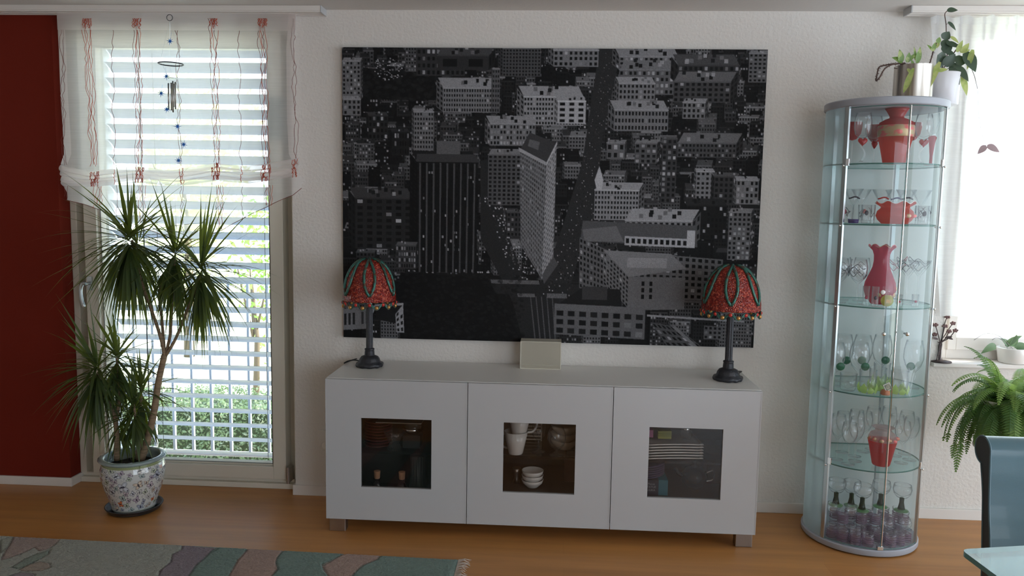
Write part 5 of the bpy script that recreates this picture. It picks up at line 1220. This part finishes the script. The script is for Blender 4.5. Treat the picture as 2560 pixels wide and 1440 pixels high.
# ---- the dragon tree
dt = thing('dragon_tree', (PC.x, PC.y, .22), 'tall potted dragon tree with several spiky leaf heads before the tall window', 'plant')
YP = -.262
def cane(pp, rad):
    pts = smooth_pts([P(x, y, YP+dy) for x, y, dy in pp], 5); n = len(pts); b = MB()
    rr = [rad[0]+(rad[1]-rad[0])*i/(n-1) for i in range(n)]; rr = [r*(1+.05*math.sin(i*2.4)) for i, r in enumerate(rr)]
    b.tube(pts, rr, 10); b.build('cane', M['cane'], dt, smooth=True); return pts
cane([(352, 1150, 0), (366, 1110, 0), (385, 1030, 0), (397, 950, 0), (412, 885, 0)], (.0175, .0135))
cane([(412, 890, 0), (402, 845, -.01), (384, 790, -.03), (352, 700, -.05), (330, 600, -.06)], (.0085, .006))
cane([(412, 890, 0), (408, 840, .02), (404, 790, .04), (400, 720, .05), (438, 648, .02)], (.0075, .006))
cane([(413, 890, 0), (425, 840, .01), (428, 790, .0), (432, 720, -.01), (437, 650, -.01)], (.0075, .0055))
cane([(414, 890, 0), (440, 845, -.01), (462, 790, -.02), (488, 730, -.03), (500, 690, -.03)], (.0075, .0055))
cane([(292, 1150, .0), (292, 1100, -.01), (286, 1040, -.02), (262, 990, -.03), (246, 930, -.04)], (.0135, .007))
cane([(290, 1060, -.02), (298, 1000, .0), (296, 940, .01), (292, 895, .01)], (.008, .006))
cane([(345, 1150, .01), (348, 1110, .03), (352, 1050, .05), (352, 980, .05), (350, 960, .05)], (.008, .006))
cane([(350, 1120, .0), (340, 1060, .0), (335, 1010, -.03)], (.007, .005))
def head(px, py, dy, n, L, seed, lean=(0, 0), up=.25, skirt=.5, w=.0080, name='leaf_head'):
    r_ = random.Random(seed); b = MB(); c = P(px, py, YP+dy)
    for i in range(n):
        t = i/n; az = i*2.39996+r_.uniform(-.5, .5)
        if t < up: el = R(82-70*t/up*1.0+r_.uniform(-8, 8)); droop = r_.uniform(.0, .5); LL = L*r_.uniform(.6, 1.05)
        elif t < 1-skirt: el = R(18-50*(t-up)/(1-skirt-up)+r_.uniform(-24, 26)); droop = r_.uniform(.1, 1.2); LL = L*r_.uniform(.55, 1.05)
        else: el = R(-38-38*(t-1+skirt)/skirt+r_.uniform(-14, 14)); droop = r_.uniform(.8, 2.2); LL = L*r_.uniform(.5, .98)
        d = Vector((math.cos(az)*math.cos(el)+lean[0], math.sin(az)*math.cos(el)*.8+lean[1]-.05, math.sin(el)))
        if dy > -.2 and d.y > .3: d.y *= .5
        nrm = Vector((-math.cos(az)*math.sin(el), -math.sin(az)*math.sin(el), math.cos(el)+.2))
        base = c+Vector((.008*math.cos(az), .008*math.sin(az), .02-.13*t))
        d.y = min(d.y, .22+.3*r_.random()) if d.y > 0 else d.y
        leafmesh(b, base, d, nrm, LL, w*r_.uniform(.8, 1.2), 8, droop, .22, shape=lambda q: (.45+.55*math.sin(math.pi*min(1, q*1.15)))*max(0.02, 1-q**2.2))
    # keep the tips in front of the glass
    b.v = [(x, min(y, -.085+.0*x), max(z, .03)) for x, y, z in b.v]
    b.build(name, M['drac'], dt, smooth=True)
head(322, 592, -.06, 170, .43, 1, lean=(-.02, 0), up=.10, skirt=.45)
head(438, 632, .0, 125, .38, 2, up=.09, skirt=.55)
head(503, 668, -.03, 140, .40, 3, lean=(.12, 0), up=.10, skirt=.45)
head(345, 612, .02, 70, .36, 4, lean=(.1, 0), up=.06, skirt=.6)
head(242, 918, -.05, 120, .36, 5, lean=(-.10, -.05), up=.10, skirt=.5)
head(292, 888, .01, 80, .30, 6, up=.12, skirt=.45)
head(352, 968, .05, 70, .28, 7, lean=(.06, 0), up=.25, skirt=.35)
head(336, 1015, -.03, 60, .24, 8, up=.3, skirt=.4)
head(300, 1035, .03, 40, .20, 9, lean=(.1, 0), up=.2, skirt=.4)

# ================================================================ pots on top of the cabinet
TZ = 1.9535
M['ivy'] = mat('variegated_leaf', (.16, .30, .07), .4, vary=((60, 60, 60), (.48, .55, .22), .52, .60), trans=(.35, .38, .50, .14))
M['hoya'] = mat('dark_wax_leaf', (.045, .075, .052), .35, trans=(.15, .12, .20, .08))
M['paleleaf'] = mat('yellow_green_leaf', (.44, .50, .17), .45, trans=(.35, .55, .60, .22), vary=((50, 50, 50), (.30, .42, .10), .5, .62))
M['twigbrown'] = mat('brown_twig', (.10, .06, .05), .8)
def at2(x, y, Y): return P(x, y, Y)
def ovate(t): return math.sin(math.pi*min(1, .06+.94*t)**.75)**.9
def pxleaf(b, x, y, Y, ang, Lp, Wp, tilt=.3, mi=0, fold=.2, droop=.3, curl=.2, shape=ovate):
    """leaf whose base sits at the photo column/row x, y on depth Y, pointing along ang degrees in the wall plane"""
    base = P(x, y, Y); k = (Y-CAM[1])/FPX*1.02; d = Vector((math.cos(R(ang)), -tilt, math.sin(R(ang)))); n = Vector((math.sin(R(ang))*.15, -1, .35))
    leafmesh(b, base, d, n, Lp*k*1.04, Wp*k*.5, 7, droop, fold, mi, shape, curl)
ca = P(2279, 200, -.30)
pa = thing('steel_planter', (ca.x, -.315, TZ), 'brushed steel cylinder planter on top of the glass cabinet', 'planter')
hA = P(2279, 166, -.315).z-TZ
part(MB().lathe([(.001, .001), (.075, .001), (.0765, .003), (.0765, hA-.004), (.0775, hA), (.0735, hA), (.073, hA-.014), (.001, hA-.016)], n=48), 'cylinder', mat('steel_planter', (.42, .38, .34), .28, metal=1, vary=((90, 90, 1), (.60, .57, .53), .4, .6)), pa, smooth='auto')
ip = thing('ivy_plant', (ca.x, -.315, TZ+hA-.014), 'sparse ivy with bare brown looping stems growing out of the steel planter', 'plant')
YA = -.33; b = MB()
def stem(b, pp, r=.0024, Y=YA, jag=.0): 
    pts = smooth_pts([P(x, y, Y+(dy[0] if dy else 0)) for x, y, *dy in pp], 7); b.tube(pts, r, 6)
    return pts
loops = [stem(b, [(2300, 178), (2262, 160), (2232, 160), (2214, 163), (2198, 168), (2193, 185), (2190, 201, -.02), (2198, 195, -.03), (2212, 172, -.02), (2232, 161, -.02), (2262, 158)], .0030),
         stem(b, [(2250, 160), (2290, 166), (2320, 172), (2322, 166), (2330, 140), (2334, 125), (2341, 107)], .0026), stem(b, [(2235, 170), (2262, 176), (2274, 186)], .0014)]
rr = random.Random(3)
for pts in loops[:2]:
    for q in pts[::1]:
        for _ in range(3): a = rr.uniform(0, 6.28); l = rr.uniform(.003, .009); b.tube([q, q+Vector((l*math.cos(a), -.002, l*math.sin(a)))], .0008, 4, cap=False)
b.build('bare_stem', M['twigbrown'], ip, smooth=True)
b = MB()
for x, y, ang, L_, W_ in ((2252, 157, 100, 30, 17), (2256, 156, 150, 28, 14), (2268, 156, 85, 22, 14), (2272, 152, 55, 22, 9), (2292, 158, 85, 36, 14), (2288, 150, 100, 30, 7), (2282, 162, 110, 12, 8), (2331, 128, 80, 20, 11), (2330, 126, 130, 18, 7), (2343, 108, 75, 14, 12)):
    pxleaf(b, x, y, YA-.01, ang, L_, W_, tilt=.2)
b.build('green_leaves', M['ivy'], ip, smooth=True)
b = MB()
pxleaf(b, 2284, 170, YA-.06, -112, 62, 13, tilt=.1, droop=.1, curl=-.15, shape=lambda t: math.sin(math.pi*min(1, .05+.95*t))**.6); pxleaf(b, 2268, 172, YA-.05, -45, 26, 9, tilt=.1)
pxleaf(b, 2350, 155, YA-.03, -118, 82, 17, tilt=.15, droop=.15, shape=lambda t: math.sin(math.pi*min(1, .05+.95*t))**.6); pxleaf(b, 2345, 178, YA-.03, 20, 20, 10)
b.build('yellow_leaves', M['paleleaf'], ip, smooth=True)
cbx = P(2354, 200, -.19); pb = thing('white_planter', (cbx.x-.0, -.19, TZ), 'smooth white round planter behind the steel one on the glass cabinet', 'planter')
hB = P(2350, 184, -.19).z-TZ
part(MB().lathe([(.001, .001), (.066, .001), (.071, .004), (.074, hB-.003), (.0735, hB), (.070, hB), (.069, hB-.02), (.001, hB-.022)], n=44), 'pot_body', mat('white_ceramic', (.66, .66, .70), .3), pb, smooth=True)
hp = thing('hoya_plant', (cbx.x, -.19, TZ+hB-.02), 'dark leafed wax plant climbing and trailing from the white planter', 'plant'); YB2 = -.20
b = MB()
stem(b, [(2352, 184), (2364, 160), (2368, 130), (2366, 90), (2365, 60), (2362, 36), (2368, 27)], .0018, YB2); stem(b, [(2352, 184), (2362, 150), (2378, 140), (2392, 122), (2400, 108)], .0026, YB2)
stem(b, [(2372, 184), (2374, 160), (2372, 150)], .0018, YB2); stem(b, [(2365, 62), (2370, 58)], .001, YB2); stem(b, [(2340, 170), (2372, 164), (2390, 145)], .0012, YB2); stem(b, [(2352, 186), (2376, 168), (2386, 172)], .0015, YB2)
stem(b, [(2428, 170), (2436, 190), (2441, 210), (2444, 222)], .0011, YB2); stem(b, [(2444, 222), (2445, 240), (2447, 290), (2452, 320), (2458, 345), (2466, 366)], .0005, YB2)
b.build('stem', M['twigbrown'], hp, smooth=True)
b = MB()
for x, y, ang, L_, W_, t_ in ((2364, 100, -95, 24, 22, .2), (2358, 98, 60, 20, 22, .2), (2362, 112, -70, 24, 26, .3), (2366, 108, -10, 34, 14, .1), (2362, 128, -20, 30, 14, .1), (2350, 150, 80, 20, 22, .3), (2362, 165, 60, 32, 26, .3), (2352, 168, 110, 30, 26, .3), (2404, 140, -110, 28, 28, .3), (2412, 132, -60, 50, 30, .3), (2425, 150, -50, 26, 12, .1),
        (2372, 166, 20, 22, 12, .2), (2376, 168, -65, 46, 18, .4), (2388, 165, -50, 46, 20, .4), (2380, 190, -85, 40, 24, .1), (2398, 185, -60, 26, 18, .2), (2368, 27, 12, 23, 13, .1), (2370, 55, -40, 26, 9, .1), (2390, 112, -45, 22, 12, .2), (2372, 178, -30, 18, 12, .4)):
    pxleaf(b, x, y, YB2-.012-.01*(L_ > 30), ang, L_, W_, tilt=t_)
b.build('dark_leaves', M['hoya'], hp, smooth=True)
b = MB()
for x, y, ang, L_, W_ in ((2376, 92, -30, 24, 9), (2392, 130, 70, 28, 12), (2404, 132, 60, 26, 14), (2400, 130, 20, 22, 12), (2432, 124, -105, 46, 13), (2404, 190, -70, 46, 15), (2345, 105, -100, 14, 10)):
    pxleaf(b, x, y, YB2-.03, ang, L_, W_, tilt=.1)
b.build('pale_leaves', M['paleleaf'], hp, smooth=True)
b = MB()
pxleaf(b, 2466, 366, YB2, -150, 26, 15, tilt=.1, droop=.7); pxleaf(b, 2467, 366, YB2, -12, 32, 18, tilt=.1, droop=.5)
b.build('faded_leaf_pair', mat('faded_mauve_leaf', (.26, .18, .19), .6, trans=(.25, .45, .32, .34)), hp, smooth=True)

# ================================================================ on the window sill
fl = P(2352, 913, -.005); ft = P(2352, 797, -.005); ms = thing('metal_flower_bunch', (fl.x, -.004, WZ0), 'small brown metal sculpture of a bunch of flowers standing on the white sill', 'sculpture')
M['bronze'] = mat('dark_bronze', (.075, .055, .055), .5, metal=.5, bump=(120, .6, .002))
part(MB().lathe([(.001, .001), (.046, .001), (.045, .006), (.02, .010), (.001, .011)], n=30), 'base', M['bronze'], ms, smooth=True)
kx = 1/(FPX/((-.004-CAM[1])*1.0)); b = MB(); bh = MB()
def L3(x, y, dy=0): q = P(x, y, -.004+dy); return Vector((q.x-ms.location.x, dy, q.z-WZ0))
tops = [(2338, 812), (2350, 805), (2368, 792), (2382, 808), (2388, 826), (2345, 828), (2372, 828), (2362, 815), (2336, 836)]
for i, (x, y) in enumerate(tops):
    dy = (-.012, .01, 0, .012, -.006, .012, -.014, .004, .006)[i]; f = L3(2348+(i % 4-1.5)*5, 902, dy*1.2)
    b.tube(smooth_pts([f if i < 6 else L3(2349, 910), L3(2350+(i % 3-1)*2, 875, dy*.3), L3(2352+(i % 3-1)*2, 858, dy*.4), L3((x*.6+2352*.4), y+18, dy), L3(x, y, dy)], 5), .0022, 6)
    c = L3(x, y, dy); bh.ball(c, .008, 7, sq=(1.1, .8, .9))
    for k in range(5): a = k*1.257+i; bh.ball(c+Vector((.009*math.cos(a), -.003, .006*math.sin(a))), .006, 5, sq=(1, .5, .8))
part(b, 'stalks', M['bronze'], ms, smooth=True); part(bh, 'flower_heads', mat('dull_copper', (.16, .09, .085), .5, metal=.4, bump=(140, .8, .003)), ms, smooth=True)
b = MB()
for x, y, ang in ((2362, 845, 15), (2345, 848, 165), (2365, 842, -20)): 
    c = L3(x, y, -.006); leafmesh(b, c, (math.cos(R(ang)), -.2, math.sin(R(ang))), (0, -1, .4), .034, .006, 5)
part(b, 'metal_leaf', M['bronze'], ms, smooth=True)
oc = P(2523, 880, .035); op = thing('sill_planter', (oc.x+.012, .03, WZ0), 'white round flowerpot with an orchid on the sill behind the fern', 'planter')
zt = P(2523, 868, .03).z-WZ0
part(MB().lathe([(.001, .001), (.055, .001), (.058, .004), (.068, zt-.004), (.067, zt), (.063, zt), (.060, zt-.02), (.001, zt-.022)], n=40), 'pot_body', M['porcelain'], op, smooth=True)
oo = thing('orchid', (oc.x+.012, .03, WZ0+zt-.02), 'orchid with a few long strap leaves in the white pot on the sill', 'plant'); b = MB()
for x, y, ang, L_, W_, dr in ((2490, 868, 168, 42, 20, 1.6), (2515, 866, 60, 44, 16, .9), (2530, 866, 80, 30, 18, .5), (2535, 866, 15, 46, 18, 1.2), (2520, 866, 120, 30, 12, .8), (2540, 868, -20, 40, 16, 1.4)):
    pxleaf(b, x, y, -.0, ang, L_, W_, tilt=.2, droop=dr)
b.build('strap_leaves', mat('orchid_leaf', (.11, .19, .09), .35, trans=(.15, .25, .35, .15)), oo, smooth=True)
b = MB(); b.tube(smooth_pts([P(2540, 880, .0), P(2500, 842, -.01), P(2465, 834, -.02), P(2435, 850, -.02)], 7), .0014, 5); b.tube(smooth_pts([P(2520, 872, .0), P(2505, 850, -.01), P(2490, 845, -.02), P(2480, 850, -.02)], 7), .0016, 5)
b.build('air_root', mat('grey_root', (.30, .28, .28), .7), oo, smooth=True)

# ================================================================ fern on a stand behind the chair
YF = -.42; fc = P(2515, 1010, YF)
fp = thing('fern_planter', (fc.x, YF, P(2515, 1112, YF).z), 'plain white flowerpot holding the big fern behind the chair', 'planter'); pzb = fp.location.z
ph = P(2515, 1000, YF).z-pzb
part(MB().lathe([(.001, .001), (.070, .001), (.073, .004), (.092, ph-.02), (.096, ph-.018), (.097, ph), (.090, ph), (.086, ph-.02), (.001, ph-.022)], n=44), 'pot_body', mat('offwhite_pot', (.60, .58, .55), .45), fp, smooth=True)
st = thing('plant_stand', (fc.x, YF, 0), 'slim white plant stand carrying the fern pot behind the chair', 'plant stand')
part(MB().lathe([(.001, pzb-.018), (.11, pzb-.018), (.112, pzb-.010), (.11, pzb-.0005), (.001, pzb-.0005)], n=40), 'stand_top', M['trim'], st, smooth='auto')
part(MB().lathe([(.001, .0), (.066, .0), (.068, .006), (.064, .012), (.018, .02), (.014, .04), (.014, pzb-.05), (.03, pzb-.019), (.001, pzb-.019)], n=32), 'column', M['trim'], st, smooth='auto')
fe = thing('fern', (fc.x, YF, pzb+ph-.02), 'lush bright green sword fern with arching fronds by the right window', 'plant')
M['fern'] = mat('fern_green', (.075, .17, .045), .5, trans=(.38, .26, .42, .08)); M['fern2'] = mat('fern_light', (.20, .34, .09), .5, trans=(.4, .42, .58, .14))
rr = random.Random(12); base = Vector((fc.x, YF, pzb+ph-.02))
def frond(b, az, el, L_, w, droop, mi):
    d = Vector((math.cos(az)*math.cos(el), math.sin(az)*math.cos(el), math.sin(el))); p = base+Vector((rr.uniform(-.04, .04), rr.uniform(-.04, .04), 0)); n = 30; pts = [p.copy()]
    for i in range(n):
        t = i/n; d = (d+Vector((0, 0, -droop*.055*(1+t)))).normalized(); q = p+d*(L_/n)
        if q.y > -.06: q.y = -.06
        side = d.cross(Vector((0, 0, 1)));
        if side.length < .1: side = Vector((1, 0, 0))
        side.normalize(); upv = side.cross(d).normalized(); p = q; pts.append(p.copy())
        if t > .10:
            ww = w*math.sin(math.pi*min(1, (.22+.78*t)))**.75
            for s in (-1, 1):
                dr = (side*s+d*.28+Vector((0, 0, -.25))-upv*.1).normalized(); e = d*(L_/n)*.42
                b.add([p-e*.8, p+dr*ww*.55-e*1.0, p+dr*ww, p+dr*ww*.55+e*1.0, p+e*.8], [(0, 1, 2, 3, 4)], mi)
    b.tube(pts[::3]+[pts[-1]], .0011, 4, mi, cap=False)
grp = []
for i in range(125):
    az = i*2.39996; t = i/125; el = R(74-74*t+rr.uniform(-14, 14)); L_ = rr.uniform(.24, .37)*(1 if t > .15 else .8)
    b = MB(); frond(b, az, el, L_, rr.uniform(.030, .042), rr.uniform(.9, 2.1), 0); b.build('frond', M['fern2'] if (t < .42 and rr.random() < .6) else M['fern'], fe)

# ================================================================ rug
RY0 = -.655; RZ = .014
def rugimg():
    w, h = 560, 300; X0_, X1_, Y0_, Y1_ = -1.75, .668, -1.75, -.62
    im = np.zeros((h, w, 3)); im[:] = (.34, .35, .30); hh = np.zeros((h, w))
    def T(px, py): q = PZ(px, py, RZ); return q.x, q.y
    def pg(pp, col):
        uv = []
        for px, py in pp:
            if py == 1480: px, py = px-230, 1900
            if py == 1600: px, py = px+(0 if px > 1000 else -200), 1900
            x, y = T(px, py); uv.append(((x-X0_)/(X1_-X0_)*w, (edgey(x)-y)/(Y0e-Y0_)*h))
        fillpoly(im, uv, col)
        for i in range(len(uv)):
            a, b_ = np.array(uv[i]), np.array(uv[(i+1) % len(uv)]); n = int(np.hypot(*(b_-a)))*2+1
            for k in range(n):
                q = a+(b_-a)*k/n; x, y = int(q[0]), int(q[1])
                if 0 <= x < w and 0 <= y < h: line[y, x] = 1
    line = np.zeros((h, w)); Y0e = -.62
    def edgey(x): return Y0e-.0236*(x-X0_)
    G, PU, TE, PI = (.30, .31, .25), (.215, .165, .20), (.13, .215, .185), (.36, .235, .19)
    pg([(455, 1362), (545, 1372), (520, 1385), (505, 1400), (490, 1412), (470, 1440), (440, 1480), (340, 1480), (395, 1440), (400, 1425), (425, 1405), (430, 1385), (452, 1375)], PU)
    pg([(545, 1366), (620, 1370), (607, 1385), (592, 1400), (582, 1420), (570, 1440), (550, 1480), (440, 1480), (470, 1440), (490, 1410), (505, 1400), (525, 1378)], TE)
    pg([(620, 1367), (712, 1371), (694, 1390), (688, 1405), (693, 1420), (677, 1440), (650, 1480), (550, 1480), (572, 1438), (582, 1420), (594, 1398), (607, 1385)], PI)
    pg([(712, 1369), (864, 1382), (835, 1396), (804, 1410), (808, 1425), (820, 1440), (840, 1480), (650, 1480), (677, 1440), (693, 1422), (688, 1405), (692, 1392)], TE)
    pg([(864, 1380), (955, 1384), (940, 1398), (905, 1412), (890, 1425), (878, 1440), (860, 1480), (840, 1480), (818, 1438), (805, 1415)], PI)
    pg([(953, 1382), (1180, 1395), (1180, 1600), (830, 1600), (878, 1440), (892, 1425), (908, 1412), (942, 1398)], TE)
    pg([(34, 1340), (148, 1348), (138, 1360), (120, 1372), (98, 1378), (85, 1368), (60, 1380), (30, 1392), (2, 1400), (8, 1385), (24, 1362)], (.34, .25, .215))
    pg([(28, 1418), (62, 1396), (95, 1383), (125, 1374), (120, 1385), (90, 1402), (45, 1422)], (.19, .24, .19))
    pg([(70, 1412), (100, 1404), (124, 1408), (126, 1418), (105, 1426), (60, 1428), (45, 1425)], (.33, .26, .20))
    pg([(20, 1440), (50, 1430), (85, 1434), (90, 1450), (60, 1480), (0, 1480)], (.24, .20, .22))
    pg([(0, 1350), (34, 1340), (20, 1365), (0, 1382)], G)
    n = np.random.RandomState(1).normal(0, 1, (h, w)); n2 = np.random.RandomState(2).normal(0, 1, (h//4+1, w//4+1)).repeat(4, 0).repeat(4, 1)[:h, :w]
    line = np.maximum(line, np.roll(line, 1, 1)*.6); im *= (1+.07*n+.04*n2)[..., None]; im *= (1-.45*line)[..., None]
    return im, n*.0009-line*.004, (X0_, X1_, Y0e, Y0_)
rim, rh, (rx0, rx1, ry0, ry1) = rugimg()
rug = thing('rug', ((rx0+rx1)/2, (ry0+ry1)/2, 0), 'thick hand carved rug with wavy teal, pink and purple fields on a grey green ground', 'rug')
def rugsurf(U, V):
    X = rx0+(rx1-rx0)*U; sk = -.0236*(X-rx0); e = np.minimum(1, np.minimum(V*60, np.minimum(U*150, (1-U)*110))); e = np.sqrt(np.clip(e, 0, 1))
    Y = ry0+(ry1-ry0)*V+sk-.018*0; return (X, Y, .002+.0125*e+rh*e)
o = fcolor_grid('pile', rugsurf, rim, mat('wool_pile', (.3, .3, .3), 1, attr='Col', bump=(420, .9, .004), sheen=.3), rug); o.location = -rug.location
MB().box(rx0+.004, rx1-.004, ry1+.004, ry0-.06, .0005, .0025).build('rug_backing', mat('jute', (.35, .30, .22), .9), rug)
b = MB(); rr = random.Random(2)
for i in range(240):
    y = ry0-.062-i*(ry0-ry1-.04)/240; z = .010; a = rr.uniform(-.5, .5); L_ = rr.uniform(.028, .048)
    b.tube([(rx1-.006, y, z), (rx1+L_*.5, y+a*L_*.4, .009+rr.uniform(0, .008)), (rx1+L_, y+a*L_+rr.uniform(-.006, .006), .003)], [.0016, .0014, .0008], 5)
tag(b.build('fringe', mat('fringe_wool', (.50, .42, .36), .9), rug), kind='stuff')

# ================================================================ chair and glass table at the right
CYF = -1.70; ex = P(2475, 1362, CYF)
def K(x, y): q = P(x, y, CYF); return q.z
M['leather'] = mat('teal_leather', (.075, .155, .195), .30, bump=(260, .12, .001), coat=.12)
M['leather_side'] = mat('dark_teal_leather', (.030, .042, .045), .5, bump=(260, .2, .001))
zt_, zb_ = K(2440, 1104), .44
x0c = P(2473, 1340, CYF).x; ch = thing('dining_chair', (x0c+.24, CYF+.02, 0), 'teal leather dining chair with rolled top edge beside the glass table', 'chair')
# profile in the y-z plane: front face towards the table, scroll curling to the wall
cr = .038; cyy, czz = CYF+.062, zt_-cr-.002
front = smooth_pts([(0, CYF-.030, zb_-.04), (0, CYF-.018, .52), (0, CYF-.004, .62), (0, CYF+.012, .70), (0, CYF+.024, czz-.01)], 5)
scroll = [(0, cyy-cr*math.cos(R(a)), czz+cr*math.sin(R(a))) for a in range(10, 271, 13)]
back = smooth_pts([(0, cyy+.004, czz-cr), (0, CYF+.046, .72), (0, CYF+.034, .62), (0, CYF+.022, .52), (0, CYF+.014, zb_-.04)], 5)
prof = [(q[1], q[2]) for q in [tuple(v) for v in front]+scroll+[tuple(v) for v in back]]
b = MB(); n = len(prof); Wc = .46
b.add([(x0c, y, z) for y, z in prof]+[(x0c+Wc, y, z) for y, z in prof], [(i, (i+1) % n, n+(i+1) % n, n+i) for i in range(n)], 0)
b.build('backrest', M['leather'], ch, smooth='auto')
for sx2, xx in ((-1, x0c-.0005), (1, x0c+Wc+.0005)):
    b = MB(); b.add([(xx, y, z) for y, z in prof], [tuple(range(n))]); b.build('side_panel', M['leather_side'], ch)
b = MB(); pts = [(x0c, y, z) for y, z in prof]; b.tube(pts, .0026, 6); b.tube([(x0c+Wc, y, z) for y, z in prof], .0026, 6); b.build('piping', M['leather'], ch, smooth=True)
b = MB(); b.box(x0c+.002, x0c+Wc-.002, CYF-.46, CYF+.012, .36, .47); b.build('seat', M['leather'], ch, bevel=.02)
for x in (x0c+.03, x0c+Wc-.03):
    for y in (CYF-.43, CYF-.01): MB().box(x-.018, x+.018, y-.018, y+.018, 0, .36).build('leg', mat('dark_wood', (.05, .03, .02), .4) if 'dark_wood' not in bpy.data.materials else bpy.data.materials['dark_wood'], ch, bevel=.003)
TZc = .74; c0 = PZ(2402, 1373, TZc); c1 = PZ(2558, 1364, TZc); c2 = PZ(2460, 1440, TZc)
u1 = (c1-c0).normalized(); u2 = Vector((u1.y, -u1.x, 0)); u2 = (u2*.6+(c2-c0).normalized()*.4).normalized()
A_ = c0; B_ = c0+u1*1.7; D_ = c0+u2*.95; C_ = B_+u2*.95
tb_ = thing('glass_table', tuple((A_+C_)/2*Vector((1, 1, 0)).x if False else ((A_.x+C_.x)/2, (A_.y+C_.y)/2, 0)), 'dining table with thick greenish glass top, only its corner in view', 'table')
pp = []
for p_, pn, nx in ((A_, D_, B_), (B_, A_, C_), (C_, B_, D_), (D_, C_, A_)):
    a = (pn-p_).normalized()*.018; c = (nx-p_).normalized()*.018
    for k in range(5): t = k/4; q = (p_+a)*(1-t)**2+p_*2*t*(1-t)+(p_+c)*t*t; pp.append((q.x, q.y))
b = MB(); n = len(pp); b.add([(x, y, TZc) for x, y in pp], [tuple(range(n))]); b.add([(x, y, TZc-.012) for x, y in pp], [tuple(range(n))])
M['tableglass'] = glass('table_glass', (.62, .80, .80), .02, haze=.25, hazecol=(.55, .72, .74))
b.build('glass_top', M['tableglass'], tb_)
b = MB(); b.add([(x, y, z) for z in (TZc-.012, TZc) for x, y in pp], [(i, (i+1) % n, n+(i+1) % n, n+i) for i in range(n)]); b.build('polished_edge', mat('aqua_glass_edge', (.10, .30, .32), .12), tb_, smooth='auto')
for s_, t_ in ((.5, .22), (.5, 1-.22)):
    q = A_+(B_-A_)*s_+(D_-A_)*t_; MB().tube([(q.x, q.y, 0), (q.x, q.y, TZc-.012)], .045, 24).build('leg', M['steel'], tb_, smooth='auto')
q = A_+(B_-A_)*.5+(D_-A_)*.5; MB().box(q.x-.12, q.x+.12, q.y-.36, q.y+.36, 0, .02).build('foot_plate', M['steel'], tb_, bevel=.003)
